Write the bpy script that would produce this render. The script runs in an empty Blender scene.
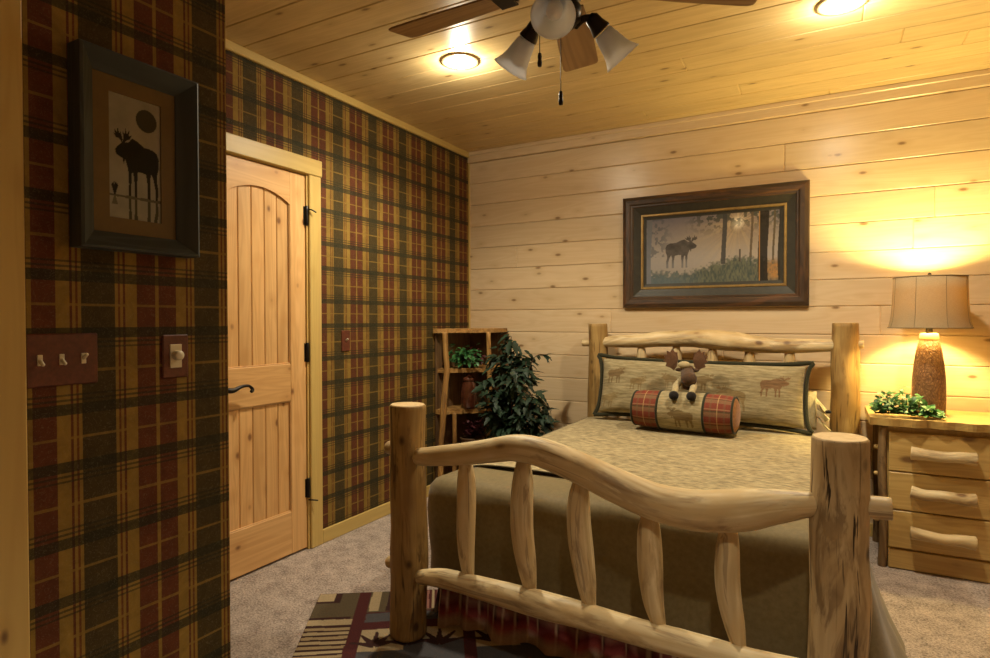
import bpy, bmesh, math, random
import numpy as np
from mathutils import Vector, Matrix, noise as mnoise
random.seed(7)
SC = bpy.context.scene
COL = SC.collection
PI = math.pi

# ------------------------------------------------------------------ materials
def mat(name):
    m = bpy.data.materials.new(name); m.use_nodes = True
    nt = m.node_tree; b = nt.nodes['Principled BSDF']
    return m, nt, b
def nd(nt, t, **kw):
    n = nt.nodes.new(t)
    for k, v in kw.items():
        if k.startswith('i_'):
            key = k[2:]
            key = int(key) if key.isdigit() else key.replace('_', ' ')
            n.inputs[key].default_value = v
        else: setattr(n, k, v)
    return n
def rgba(c): return (c[0], c[1], c[2], 1.0)
def mixc(nt, fac, a, b, blend='MIX'):
    n = nt.nodes.new('ShaderNodeMix'); n.data_type = 'RGBA'; n.blend_type = blend
    for key, v in ((0, fac), (6, a), (7, b)):
        if isinstance(v, (int, float)): n.inputs[key].default_value = v
        elif isinstance(v, (tuple, list)): n.inputs[key].default_value = rgba(v)
        else: nt.links.new(v, n.inputs[key])
    return n.outputs[2]
def math_(nt, op, a, b=None, c=None):
    n = nt.nodes.new('ShaderNodeMath'); n.operation = op
    for i, v in enumerate((a, b, c)):
        if v is None: continue
        if isinstance(v, (int, float)): n.inputs[i].default_value = v
        else: nt.links.new(v, n.inputs[i])
    return n.outputs[0]
def ramp(nt, fac, stops, interp='LINEAR'):
    n = nt.nodes.new('ShaderNodeValToRGB'); cr = n.color_ramp; cr.interpolation = interp
    while len(cr.elements) > 1: cr.elements.remove(cr.elements[-1])
    for i, (p, c) in enumerate(stops):
        e = cr.elements[0] if i == 0 else cr.elements.new(p)
        e.position = p; e.color = rgba(c) if len(c) == 3 else c
    nt.links.new(fac, n.inputs[0]); return n.outputs[0]
def mapping(nt, vec, scale):
    n = nt.nodes.new('ShaderNodeMapping'); n.inputs['Scale'].default_value = scale
    nt.links.new(vec, n.inputs['Vector']); return n.outputs[0]
def noise(nt, vec, scale, detail=4, rough=.55, dist=0):
    n = nd(nt, 'ShaderNodeTexNoise'); n.inputs['Scale'].default_value = scale
    n.inputs['Detail'].default_value = detail; n.inputs['Roughness'].default_value = rough
    n.inputs['Distortion'].default_value = dist
    nt.links.new(vec, n.inputs['Vector']); return n.outputs['Fac']
def bump(nt, b, h, strength, dist=.002):
    n = nd(nt, 'ShaderNodeBump'); n.inputs['Strength'].default_value = strength
    n.inputs['Distance'].default_value = dist
    nt.links.new(h, n.inputs['Height']); nt.links.new(n.outputs[0], b.inputs['Normal'])
def attr(nt, name, out='Vector'):
    n = nd(nt, 'ShaderNodeAttribute'); n.attribute_name = name; return n.outputs[out]

def wood(name, light, dark, knot=(.10, .045, .015), streak=1.0, knots=.13, kscale=(8, 8, 4.5), rough=.42,
         patch=None, patch_amt=.0, bumpv=.15, spec=.5, rings=.35, crack=0.0, blotch=None):
    m, nt, b = mat(name)
    g = attr(nt, 'grain'); t = attr(nt, 'tint', 'Fac')
    n1 = noise(nt, mapping(nt, g, (22, 22, .9)), 1.0, 6, .6, .4)
    n2 = noise(nt, mapping(nt, g, (9, 9, .8)), 1.0, 2, .5, .8)
    sn = math_(nt, 'SINE', math_(nt, 'MULTIPLY', n2, 60.0))
    sn = math_(nt, 'MULTIPLY_ADD', sn, .5, .5)
    f = math_(nt, 'MULTIPLY_ADD', sn, rings, math_(nt, 'MULTIPLY', n1, 1.0 - rings))
    col = ramp(nt, f, [(.34, light), (.66, tuple(l + (d - l) * .75 * streak for l, d in zip(light, dark)))])
    n3 = noise(nt, mapping(nt, g, (2.2, 2.2, .7)), 1.0, 3, .6)
    col = mixc(nt, math_(nt, 'MULTIPLY', ramp(nt, n3, [(.45, (0, 0, 0)), (.75, (1, 1, 1))]), .55 * streak), col, dark)
    if patch is not None:
        n4 = noise(nt, mapping(nt, g, (16, 16, 3.4)), 1.0, 5, .65, .6)
        col = mixc(nt, math_(nt, 'MULTIPLY', ramp(nt, n4, [(.515, (0, 0, 0)), (.60, (1, 1, 1))]), patch_amt), col, patch)
    if blotch is not None:
        n5 = noise(nt, mapping(nt, g, (7, 7, 3.2)), 1.0, 3, .6, .8)
        col = mixc(nt, math_(nt, 'MULTIPLY', ramp(nt, n5, [(.42, (0, 0, 0)), (.62, (1, 1, 1))]), .75), col, blotch)
    if crack:
        n6 = noise(nt, mapping(nt, g, (40, 40, 2.2)), 1.0, 3, .6, 1.3)
        n7 = noise(nt, mapping(nt, g, (5, 5, 2.2)), 1.0, 2, .5)
        ck = math_(nt, 'MULTIPLY', ramp(nt, n6, [(.58, (0, 0, 0)), (.635, (1, 1, 1))]), ramp(nt, n7, [(.40, (0, 0, 0)), (.54, (1, 1, 1))]))
        col = mixc(nt, math_(nt, 'MULTIPLY', ck, crack), col, knot)
    v = nd(nt, 'ShaderNodeTexVoronoi'); v.feature = 'F1'; v.inputs['Scale'].default_value = 1.0
    nt.links.new(mapping(nt, g, kscale), v.inputs['Vector'])
    d = math_(nt, 'ADD', v.outputs['Distance'], math_(nt, 'MULTIPLY', math_(nt, 'SUBTRACT', n1, .5), .08))
    halo = ramp(nt, d, [(knots * .9, (1, 1, 1)), (knots * 2.6, (0, 0, 0))])
    core = ramp(nt, d, [(knots * .45, (1, 1, 1)), (knots, (0, 0, 0))])
    col = mixc(nt, math_(nt, 'MULTIPLY', halo, .5), col, dark)
    col = mixc(nt, math_(nt, 'MULTIPLY', core, .85), col, knot)
    hv = nd(nt, 'ShaderNodeHueSaturation'); nt.links.new(col, hv.inputs['Color'])
    nt.links.new(math_(nt, 'ADD', t, 1.0), hv.inputs['Value'])
    nt.links.new(hv.outputs[0], b.inputs['Base Color'])
    b.inputs['Roughness'].default_value = rough
    b.inputs['Specular IOR Level'].default_value = spec
    bump(nt, b, n1, bumpv, .002)
    return m

def plain(name, c, rough=.5, metal=0, spec=.5, var=.0, scale=30, bumpv=0):
    m, nt, b = mat(name)
    b.inputs['Roughness'].default_value = rough; b.inputs['Metallic'].default_value = metal
    b.inputs['Specular IOR Level'].default_value = spec
    tc = nd(nt, 'ShaderNodeTexCoord').outputs['Object']
    n = noise(nt, tc, scale, 4, .6)
    lo = tuple(x * (1 - var) for x in c); hi = tuple(min(1, x * (1 + var)) for x in c)
    nt.links.new(ramp(nt, n, [(.3, lo), (.7, hi)]), b.inputs['Base Color'])
    if bumpv: bump(nt, b, n, bumpv, .003)
    return m
def fabric(name, c1, c2, scale=(40, 40, 40), rough=.9, bumpv=.3, usecol=False, coord='Object'):
    m, nt, b = mat(name)
    tc = attr(nt, 'grain') if coord == 'grain' else nd(nt, 'ShaderNodeTexCoord').outputs['Object']
    n = noise(nt, mapping(nt, tc, scale), 1.0, 5, .65, .2)
    col = ramp(nt, n, [(.32, c1), (.68, c2)])
    if usecol:
        col = mixc(nt, 1.0, col, attr(nt, 'col', 'Color'), 'MULTIPLY')
    nt.links.new(col, b.inputs['Base Color'])
    b.inputs['Roughness'].default_value = rough; b.inputs['Specular IOR Level'].default_value = .15
    b.inputs['Sheen Weight'].default_value = .15
    bump(nt, b, n, bumpv, .004)
    return m
def vcol(name, rough=.6, noise_amt=.12, nscale=200, spec=.3, bumpv=0):
    m, nt, b = mat(name)
    tc = nd(nt, 'ShaderNodeTexCoord').outputs['Object']
    n = noise(nt, tc, nscale, 3, .6)
    col = mixc(nt, 1.0, attr(nt, 'col', 'Color'), ramp(nt, n, [(.3, (1 - noise_amt,) * 3), (.7, (1, 1, 1))]), 'MULTIPLY')
    nt.links.new(col, b.inputs['Base Color']); b.inputs['Roughness'].default_value = rough
    b.inputs['Specular IOR Level'].default_value = spec
    if bumpv: bump(nt, b, n, bumpv, .004)
    return m
def emit(name, c, s):
    m = bpy.data.materials.new(name); m.use_nodes = True; nt = m.node_tree; nt.nodes.clear()
    e = nd(nt, 'ShaderNodeEmission'); e.inputs[0].default_value = rgba(c); e.inputs[1].default_value = s
    o = nd(nt, 'ShaderNodeOutputMaterial'); nt.links.new(e.outputs[0], o.inputs[0]); return m

def plaid_wall(name, phase):
    """tartan wallpaper: u = world y, v = world z"""
    m, nt, b = mat(name)
    tc = nd(nt, 'ShaderNodeTexCoord').outputs['Object']
    sp = nd(nt, 'ShaderNodeSeparateXYZ'); nt.links.new(tc, sp.inputs[0])
    u = math_(nt, 'DIVIDE', math_(nt, 'PINGPONG', math_(nt, 'ADD', math_(nt, 'SUBTRACT', sp.outputs[1], phase), 30.3), .1515), .1515)
    v = math_(nt, 'DIVIDE', math_(nt, 'PINGPONG', math_(nt, 'ADD', math_(nt, 'SUBTRACT', sp.outputs[2], .967), 32.5), .1625), .1625)
    gold = (.250, .155, .032); red = (.108, .034, .014); green = (.060, .041, .014); rust = (.135, .046, .014)
    k = 1 / .1515
    col = ramp(nt, u, [(0, gold), (.0045 * k, red), (.055 * k, gold), (.085 * k, red), (.091 * k, gold), (.098 * k, rust),
                       (.103 * k, gold), (.111 * k, green)], 'CONSTANT')
    mott = noise(nt, tc, 45, 6, .7, .8)
    mott2 = noise(nt, tc, 14, 5, .7, 1.2)
    k = 1 / .1625
    dk = (.024, .025, .013)
    hb = ramp(nt, v, [(0, (0, 0, 0)), (.056 * k, (1, 1, 1)), (.083 * k, (0, 0, 0)), (.089 * k, (.85,) * 3), (.095 * k, (0, 0, 0)),
                      (.102 * k, (.8,) * 3), (.107 * k, (0, 0, 0))], 'CONSTANT')
    hg = ramp(nt, v, [(0, (.75,) * 3), (.003 * k, (0, 0, 0)), (1 - .004 * k, (.75,) * 3)], 'CONSTANT')
    col = mixc(nt, math_(nt, 'MULTIPLY', hg, .9), col, gold)
    col = mixc(nt, math_(nt, 'MULTIPLY', hb, math_(nt, 'MULTIPLY_ADD', mott, -.5, 1.05)), col, dk)
    col = mixc(nt, 1.0, col, ramp(nt, mott2, [(.3, (.72, .72, .72)), (.7, (1.12, 1.12, 1.12))]), 'MULTIPLY')
    hl = ramp(nt, noise(nt, tc, 60, 4, .65, 4.0), [(.57, (0, 0, 0)), (.62, (1, 1, 1)), (.67, (0, 0, 0))])
    col = mixc(nt, math_(nt, 'MULTIPLY', hl, .16), col, (.40, .34, .20))
    nt.links.new(col, b.inputs['Base Color'])
    b.inputs['Roughness'].default_value = .75; b.inputs['Specular IOR Level'].default_value = .15
    bump(nt, b, mott, .15, .001)
    return m

M = {}
M['wall_wood'] = wood('pine_wall', (.68, .53, .34), (.53, .37, .195), knot=(.20, .11, .045), knots=.125, kscale=(10.5, 10.5, 4.6), rough=.30, streak=.5, bumpv=.05, rings=.2)
M['ceil_wood'] = wood('pine_ceiling', (.66, .50, .25), (.47, .33, .14), knot=(.17, .09, .03), knots=.12, kscale=(10, 10, 4.0), rough=.36, streak=.6, bumpv=.05, rings=.2)
M['trim'] = wood('pine_trim', (.56, .405, .135), (.41, .265, .075), knots=.07, kscale=(7, 7, 3), rough=.4, streak=.5, bumpv=.05, rings=.2)
M['door'] = wood('alder_door', (.72, .44, .185), (.50, .26, .085), knot=(.16, .06, .02), knots=.14, kscale=(9, 9, 6), rough=.4, streak=.75, bumpv=.06, rings=.2)
M['log'] = wood('peeled_log', (.74, .62, .38), (.38, .245, .095), knot=(.11, .05, .02), knots=.17, kscale=(10, 10, 6), rough=.48,
                patch=(.19, .10, .04), patch_amt=.6, bumpv=.35, spec=.35, rings=.15, crack=.5, blotch=(.56, .40, .19))
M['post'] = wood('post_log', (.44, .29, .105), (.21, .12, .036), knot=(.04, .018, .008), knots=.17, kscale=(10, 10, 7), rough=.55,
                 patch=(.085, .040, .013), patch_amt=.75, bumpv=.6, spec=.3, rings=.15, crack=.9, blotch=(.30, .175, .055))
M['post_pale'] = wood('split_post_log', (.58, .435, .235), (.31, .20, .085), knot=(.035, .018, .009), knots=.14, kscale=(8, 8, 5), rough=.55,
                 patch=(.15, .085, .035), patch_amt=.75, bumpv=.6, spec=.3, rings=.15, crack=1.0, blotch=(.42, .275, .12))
M['endgrain'] = wood('log_end', (.66, .48, .24), (.48, .30, .12), knots=.02, rough=.6, streak=.5)
M['night'] = wood('nightstand_pine', (.56, .385, .135), (.38, .23, .065), knots=.15, kscale=(7, 7, 3.5), rough=.4, streak=.6, knot=(.12, .05, .016))
M['leg'] = wood('bark_log', (.30, .19, .08), (.12, .065, .025), knots=.14, rough=.65, patch=(.05, .028, .012), patch_amt=.7, bumpv=.6)
M['shelfwood'] = wood('shelf_log', (.46, .26, .08), (.24, .115, .03), knots=.14, rough=.5, patch=(.10, .045, .015), patch_amt=.5, bumpv=.4)
M['shelfback'] = wood('shelf_back', (.20, .115, .05), (.10, .05, .02), knots=.1, rough=.6)
M['blade'] = wood('fan_blade', (.36, .22, .095), (.24, .135, .052), knots=.01, rough=.45)
M['frame_wood'] = wood('rustic_frame', (.062, .034, .017), (.028, .015, .008), knots=.10, rough=.42, patch=(.15, .06, .022), patch_amt=.5, bumpv=.5)
M['frame_liner'] = plain('frame_liner', (.026, .022, .012), .5, var=.25)
M['gold'] = plain('gold_fillet', (.34, .22, .075), .4, .5, var=.2)
M['slate_frame'] = wood('slate_frame', (.052, .060, .054), (.026, .031, .028), knots=.03, rough=.62, bumpv=.3)
M['mat_brown'] = plain('mat_board', (.135, .085, .028), .85, var=.08)
M['bronze'] = plain('dark_bronze', (.020, .014, .011), .38, .6, var=.2)
M['black'] = plain('black_iron', (.012, .010, .009), .4, .5)
M['plate'] = plain('maroon_plate', (.105, .028, .015), .4, var=.3, scale=60)
M['ivory'] = plain('ivory_plastic', (.62, .55, .38), .4)
M['carpet'] = None
M['comforter'] = fabric('olive_comforter', (.150, .115, .052), (.195, .150, .072), (60, 60, 60), .6, .12)
M['coverlet'] = fabric('khaki_coverlet', (.125, .095, .046), (.50, .41, .235), (26, 80, 40), .85, .6)
M['piping_dark'] = fabric('dark_piping', (.06, .05, .026), (.10, .08, .045), (150, 150, 150))
M['sham'] = fabric('tapestry_tan', (.175, .137, .068), (.40, .335, .195), (11, 90, 80), .9, .5, usecol=True, coord='grain')
M['sham_green'] = fabric('green_trim', (.019, .019, .010), (.038, .037, .019), (150, 150, 150))
M['cream'] = fabric('cream_cotton', (.45, .37, .20), (.60, .52, .32), (70, 70, 70))
M['moose_brown'] = fabric('moose_plush', (.055, .030, .018), (.115, .068, .040), (160, 160, 160), .95, .6)
M['moose_antler'] = fabric('antler_felt', (.085, .040, .020), (.14, .070, .035), (160, 160, 160))
M['moose_tan'] = fabric('moose_tan', (.32, .25, .13), (.46, .38, .22), (160, 160, 160))
M['hoof'] = fabric('black_plush', (.008, .006, .006), (.02, .016, .014), (150, 150, 150))
M['leaf'] = plain('leaf_green', (.045, .145, .030), .5, var=.6, scale=9)
M['leaf_ivy'] = plain('ivy_green', (.035, .125, .038), .4, var=.6, scale=25)
M['leaf_dark'] = plain('leaf_dark', (.010, .030, .013), .6, var=.6, scale=7)
M['leaf_red'] = plain('leaf_red', (.09, .02, .025), .5, var=.4, scale=30)
M['stem'] = plain('stem_brown', (.06, .035, .015), .7, var=.3)
M['pot'] = plain('pot_dark', (.045, .022, .012), .55, var=.3)
M['white_petal'] = plain('white_petal', (.75, .70, .55), .6)
M['shade'] = None
M['bisque'] = plain('collar_bisque', (.62, .50, .28), .5)
M['vcol_rug'] = vcol('rug_wool', .95, .35, 260, .1, .5)
M['vcol_art'] = vcol('art_print', .7, .05, 60, .12)
M['skirt'] = vcol('skirt_cotton', .9, .2, 120, .15, .2)
M['bolster_plaid'] = vcol('bolster_plaid', .9, .25, 220, .15, .4)

def carpet():
    m, nt, b = mat('carpet_pile')
    tc = nd(nt, 'ShaderNodeTexCoord').outputs['Object']
    n = noise(nt, tc, 105, 3, .7); n2 = noise(nt, tc, 12, 4, .6); n3 = noise(nt, tc, 330, 2, .6)
    f = math_(nt, 'MULTIPLY_ADD', n2, .35, math_(nt, 'MULTIPLY', n, .65))
    col = ramp(nt, f, [(.38, (.18, .135, .112)), (.5, (.46, .37, .315)), (.62, (.68, .57, .50))])
    nt.links.new(col, b.inputs['Base Color']); b.inputs['Roughness'].default_value = 1
    b.inputs['Specular IOR Level'].default_value = .05; b.inputs['Sheen Weight'].default_value = .2
    bump(nt, b, math_(nt, 'MULTIPLY_ADD', n3, .5, n), .9, .012)
    return m
M['carpet'] = carpet()
def linen_shade():
    m, nt, b = mat('linen_shade')
    g = attr(nt, 'grain')
    n = noise(nt, mapping(nt, g, (160, 160, 700)), 1, 2, .6)
    col = ramp(nt, n, [(.3, (.29, .225, .13)), (.7, (.38, .305, .19))])
    nt.links.new(col, b.inputs['Base Color']); b.inputs['Roughness'].default_value = .9
    b.inputs['Specular IOR Level'].default_value = .1
    tr = nd(nt, 'ShaderNodeBsdfTranslucent'); tr.inputs[0].default_value = (.55, .36, .15, 1)
    mx = nd(nt, 'ShaderNodeMixShader'); mx.inputs[0].default_value = .10
    out = nt.nodes['Material Output']
    nt.links.new(b.outputs[0], mx.inputs[1]); nt.links.new(tr.outputs[0], mx.inputs[2]); nt.links.new(mx.outputs[0], out.inputs[0])
    return m
M['shade'] = linen_shade()
def frosted():
    m, nt, b = mat('frosted_glass')
    tc = nd(nt, 'ShaderNodeTexCoord').outputs['Object']
    n = noise(nt, tc, 22, 3, .6, 1)
    nt.links.new(ramp(nt, n, [(.3, (.84, .87, .93)), (.7, (.92, .95, 1.0))]), b.inputs['Base Color'])
    b.inputs['Roughness'].default_value = .35
    tr = nd(nt, 'ShaderNodeBsdfTranslucent'); tr.inputs[0].default_value = (.90, .92, .95, 1)
    mx = nd(nt, 'ShaderNodeMixShader'); mx.inputs[0].default_value = .62
    out = nt.nodes['Material Output']
    nt.links.new(b.outputs[0], mx.inputs[1]); nt.links.new(tr.outputs[0], mx.inputs[2]); nt.links.new(mx.outputs[0], out.inputs[0])
    return m
M['frost'] = frosted()
M['bulb_white'] = plain('bulb_white', (.85, .85, .82), .3)
M['can_glow'] = emit('can_glow', (1, .86, .62), 14)
M['can_ring'] = plain('can_ring', (.42, .30, .16), .35, .3)
M['bark_lamp'] = None
def lampbody():
    m, nt, b = mat('carved_lamp')
    g = attr(nt, 'grain')
    v = nd(nt, 'ShaderNodeTexVoronoi'); v.feature = 'DISTANCE_TO_EDGE'; v.inputs['Scale'].default_value = 1
    nt.links.new(mapping(nt, g, (85, 85, 55)), v.inputs['Vector'])
    n = noise(nt, mapping(nt, g, (90, 90, 40)), 1, 4, .6, 1.5)
    f = math_(nt, 'MULTIPLY', math_(nt, 'MULTIPLY_ADD', math_(nt, 'MINIMUM', math_(nt, 'MULTIPLY', v.outputs['Distance'], 2.5), 1.0), .4, .6), n)
    nt.links.new(ramp(nt, f, [(.22, (.11, .048, .018)), (.52, (.33, .165, .062))]), b.inputs['Base Color'])
    b.inputs['Roughness'].default_value = .5
    bump(nt, b, f, 1.0, .008)
    return m
M['bark_lamp'] = lampbody()

# ------------------------------------------------------------------ mesh builder
class MB:
    def __init__(self): self.v = []; self.f = []; self.g = []; self.t = []; self.c = []; self.m = []; self.s = []
    def add(self, verts, faces, grain=None, tint=0.0, col=None, mi=0, smooth=False):
        b = len(self.v); n = len(verts)
        self.v += [tuple(p) for p in verts]
        self.f += [tuple(b + i for i in q) for q in faces]
        self.g += [tuple(x) for x in grain] if grain is not None else [tuple(p) for p in verts]
        self.t += [tint] * n
        self.c += [tuple(x) for x in col] if col is not None else [(1, 1, 1)] * n
        self.m += [mi] * len(faces); self.s += [smooth] * len(faces)
    def box(self, lo, hi, bev=0.0, axis=2, tint=0.0, mi=0, seed=None):
        c = [(a + b) / 2 for a, b in zip(lo, hi)]; h = [abs(b - a) / 2 for a, b in zip(lo, hi)]
        e = min(bev, min(h) * .9)
        so = Vector((random.random() * 50, random.random() * 50, random.random() * 50)) if seed is None else Vector(seed)
        vs = []; fs = []
        if e <= 0:
            idx = {}
            for sx in (-1, 1):
                for sy in (-1, 1):
                    for sz in (-1, 1):
                        idx[(sx, sy, sz)] = len(vs); vs.append((c[0] + sx * h[0], c[1] + sy * h[1], c[2] + sz * h[2]))
            I = lambda *a: idx[a]
            fs = [(I(-1, -1, -1), I(-1, -1, 1), I(-1, 1, 1), I(-1, 1, -1)), (I(1, -1, -1), I(1, 1, -1), I(1, 1, 1), I(1, -1, 1)),
                  (I(-1, -1, -1), I(1, -1, -1), I(1, -1, 1), I(-1, -1, 1)), (I(-1, 1, -1), I(-1, 1, 1), I(1, 1, 1), I(1, 1, -1)),
                  (I(-1, -1, -1), I(-1, 1, -1), I(1, 1, -1), I(1, -1, -1)), (I(-1, -1, 1), I(1, -1, 1), I(1, 1, 1), I(-1, 1, 1))]
        else:
            idx = {}
            for sx in (-1, 1):
                for sy in (-1, 1):
                    for sz in (-1, 1):
                        s = (sx, sy, sz)
                        for a in range(3):
                            p = [c[k] + s[k] * (h[k] if k == a else h[k] - e) for k in range(3)]
                            idx[(s, a)] = len(vs); vs.append(tuple(p))
            def q(keys, outward):
                ids = [idx[k] for k in keys]
                p = [Vector(vs[i]) for i in ids]
                n = (p[1] - p[0]).cross(p[2] - p[0])
                if n.dot(Vector(outward)) < 0: ids.reverse()
                fs.append(tuple(ids))
            for a in range(3):
                b1, b2 = [k for k in range(3) if k != a]
                for s in (-1, 1):
                    ks = []
                    for u, w in ((-1, -1), (1, -1), (1, 1), (-1, 1)):
                        t = [0, 0, 0]; t[a] = s; t[b1] = u; t[b2] = w; ks.append((tuple(t), a))
                    o = [0, 0, 0]; o[a] = s; q(ks, o)
                # edges along a
                for u in (-1, 1):
                    for w in (-1, 1):
                        t0 = [0, 0, 0]; t0[a] = -1; t0[b1] = u; t0[b2] = w
                        t1 = list(t0); t1[a] = 1
                        o = [0, 0, 0]; o[b1] = u; o[b2] = w
                        q([(tuple(t0), b1), (tuple(t1), b1), (tuple(t1), b2), (tuple(t0), b2)], o)
            for sx in (-1, 1):
                for sy in (-1, 1):
                    for sz in (-1, 1):
                        s = (sx, sy, sz); q([(s, 0), (s, 1), (s, 2)], s)
        o = [k for k in range(3) if k != axis]
        g = [(p[o[0]] + so.x, p[o[1]] + so.y, p[axis] + so.z) for p in vs]
        self.add(vs, fs, g, tint, None, mi)
    def tube(self, path, radii, seg=18, rings=None, wob=.04, cap='flat', seed=None, tint=0.0, mi=0, capmi=None, oval=1.0):
        """smooth round bar along a path; cap flat / round"""
        P = [Vector(p) for p in path]; n = len(P)
        rings = rings or max(2, (n - 1) * 6)
        def cr(arr, t):
            i = min(int(t), n - 2); u = t - i
            a = arr[max(i - 1, 0)]; b = arr[i]; c = arr[i + 1]; d = arr[min(i + 2, n - 1)]
            return b + (c - a) * (.5 * u) + (a * 2 - b * 5 + c * 4 - d) * (.5 * u * u) + (b * 3 - c * 3 + d - a) * (.5 * u ** 3)
        pts = [cr(P, (n - 1) * k / rings) for k in range(rings + 1)]
        rad = [cr(list(radii), (n - 1) * k / rings) for k in range(rings + 1)]
        if cap == 'round':
            d0 = (pts[0] - pts[1]).normalized(); d1 = (pts[-1] - pts[-2]).normalized()
            r0, r1 = rad[0], rad[-1]; pre = []; prr = []; po = []; por = []
            for a in (.25, .5, .75, .93):
                pre.insert(0, pts[0] + d0 * r0 * .8 * math.sin(a * PI / 2)); prr.insert(0, max(r0 * math.cos(a * PI / 2), r0 * .08))
                po.append(pts[-1] + d1 * r1 * .8 * math.sin(a * PI / 2)); por.append(max(r1 * math.cos(a * PI / 2), r1 * .08))
            pts = pre + pts + po; rad = prr + rad + por
        elif cap == 'flat':
            d0 = (pts[0] - pts[1]).normalized(); d1 = (pts[-1] - pts[-2]).normalized()
            e0 = rad[0] * .08; e1 = rad[-1] * .08
            pts = [pts[0] + d0 * e0] + pts + [pts[-1] + d1 * e1]; rad = [rad[0] * .93] + rad + [rad[-1] * .93]
        so = Vector((random.random() * 40, random.random() * 40, random.random() * 40))
        t0 = (pts[1] - pts[0]).normalized()
        ref = Vector((0, 0, 1)) if abs(t0.z) < .8 else Vector((1, 0, 0))
        nrm = (ref - t0 * ref.dot(t0)).normalized()
        vs = []; g = []; L = 0
        for k, p in enumerate(pts):
            t = (pts[min(k + 1, len(pts) - 1)] - pts[max(k - 1, 0)]).normalized()
            nrm = (nrm - t * nrm.dot(t)).normalized(); bn = t.cross(nrm)
            if k: L += (p - pts[k - 1]).length
            for j in range(seg):
                a = 2 * PI * j / seg
                q = Vector((math.cos(a) * rad[k], math.sin(a) * rad[k], L)) + so
                w = 1 + wob * (mnoise.noise(Vector((q.x * 14, q.y * 14, q.z * 5))) * 1.3 + mnoise.noise(Vector((q.x * 45, q.y * 45, q.z * 14))) * .4)
                vs.append(p + nrm * (math.cos(a) * rad[k] * w) + bn * (math.sin(a) * rad[k] * w * oval)); g.append(q)
        fs = []
        R = len(pts)
        for k in range(R - 1):
            for j in range(seg):
                j2 = (j + 1) % seg
                fs.append((k * seg + j, k * seg + j2, (k + 1) * seg + j2, (k + 1) * seg + j))
        self.add(vs, fs, g, tint, None, mi, True)
        b = len(self.v) - len(vs); cm = mi if capmi is None else capmi
        for s, ring in ((0, list(range(seg))[::-1]), (1, [(R - 1) * seg + j for j in range(seg)])):
            self.f.append(tuple(b + i for i in ring)); self.m.append(cm); self.s.append(False)
    def lathe(self, prof, center, seg=32, axis=None, mi=0, cap=True, seed=None, tint=0.0, smooth=True, ripple=0):
        """profile of (r, h) revolved about axis (default z) at center"""
        C = Vector(center); A = Vector(axis or (0, 0, 1)).normalized()
        ref = Vector((1, 0, 0)) if abs(A.x) < .8 else Vector((0, 1, 0))
        U = (ref - A * ref.dot(A)).normalized(); W = A.cross(U)
        vs = []; g = []; fs = []
        for (r, h) in prof:
            for j in range(seg):
                a = 2 * PI * j / seg; rr = r
                vs.append(C + A * h + U * (math.cos(a) * rr) + W * (math.sin(a) * rr)); g.append((math.cos(a) * r, math.sin(a) * r, h))
        for k in range(len(prof) - 1):
            for j in range(seg):
                j2 = (j + 1) % seg
                fs.append((k * seg + j, k * seg + j2, (k + 1) * seg + j2, (k + 1) * seg + j))
        n = len(prof)
        if cap:
            if prof[0][0] > 1e-4: fs.append(tuple(range(seg))[::-1])
            if prof[-1][0] > 1e-4: fs.append(tuple((n - 1) * seg + j for j in range(seg)))
        self.add(vs, fs, g, tint, None, mi, smooth)
    def ball(self, c, r, seg=20, rings=12, mi=0, rot=None):
        r = (r, r, r) if isinstance(r, (int, float)) else r
        vs = []; fs = []
        for i in range(rings + 1):
            th = PI * i / rings
            for j in range(seg):
                a = 2 * PI * j / seg
                p = Vector((math.sin(th) * math.cos(a) * r[0], math.sin(th) * math.sin(a) * r[1], math.cos(th) * r[2]))
                if rot is not None: p = rot @ p
                vs.append(Vector(c) + p)
        for i in range(rings):
            for j in range(seg):
                j2 = (j + 1) % seg
                fs.append((i * seg + j, (i + 1) * seg + j, (i + 1) * seg + j2, i * seg + j2))
        self.add(vs, fs, None, 0, None, mi, True)
    def grid(self, fn, nu, nv, col=None, grain=None, mi=0, smooth=True, flip=False, closed_u=False):
        vs = []; cs = []; gs = []; fs = []
        for j in range(nv + 1):
            for i in range(nu + 1):
                u, v = i / nu, j / nv
                vs.append(fn(u, v))
                cs.append(col(u, v) if col else (1, 1, 1)); gs.append(grain(u, v) if grain else vs[-1])
        for j in range(nv):
            for i in range(nu):
                a = j * (nu + 1) + i
                q = (a, a + 1, a + nu + 2, a + nu + 1)
                fs.append(q[::-1] if flip else q)
        self.add(vs, fs, gs, 0, cs, mi, smooth)
    def prism(self, poly, extr, axis_fn, mi=0, tint=0.0, grain=None):
        """poly: 2D pts; axis_fn(a,b,t) -> 3D; extr=(t0,t1)"""
        n = len(poly); so = random.random() * 30
        vs = [axis_fn(a, b, extr[0]) for a, b in poly] + [axis_fn(a, b, extr[1]) for a, b in poly]
        fs = [tuple(range(n))[::-1], tuple(range(n, 2 * n))] + [(i, (i + 1) % n, n + (i + 1) % n, n + i) for i in range(n)]
        g = [(grain(a, b, t)) for t in extr for a, b in poly] if grain else [(a + so, t, b + so) for t in extr for a, b in poly]
        self.add(vs, fs, g, tint, None, mi)
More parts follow.
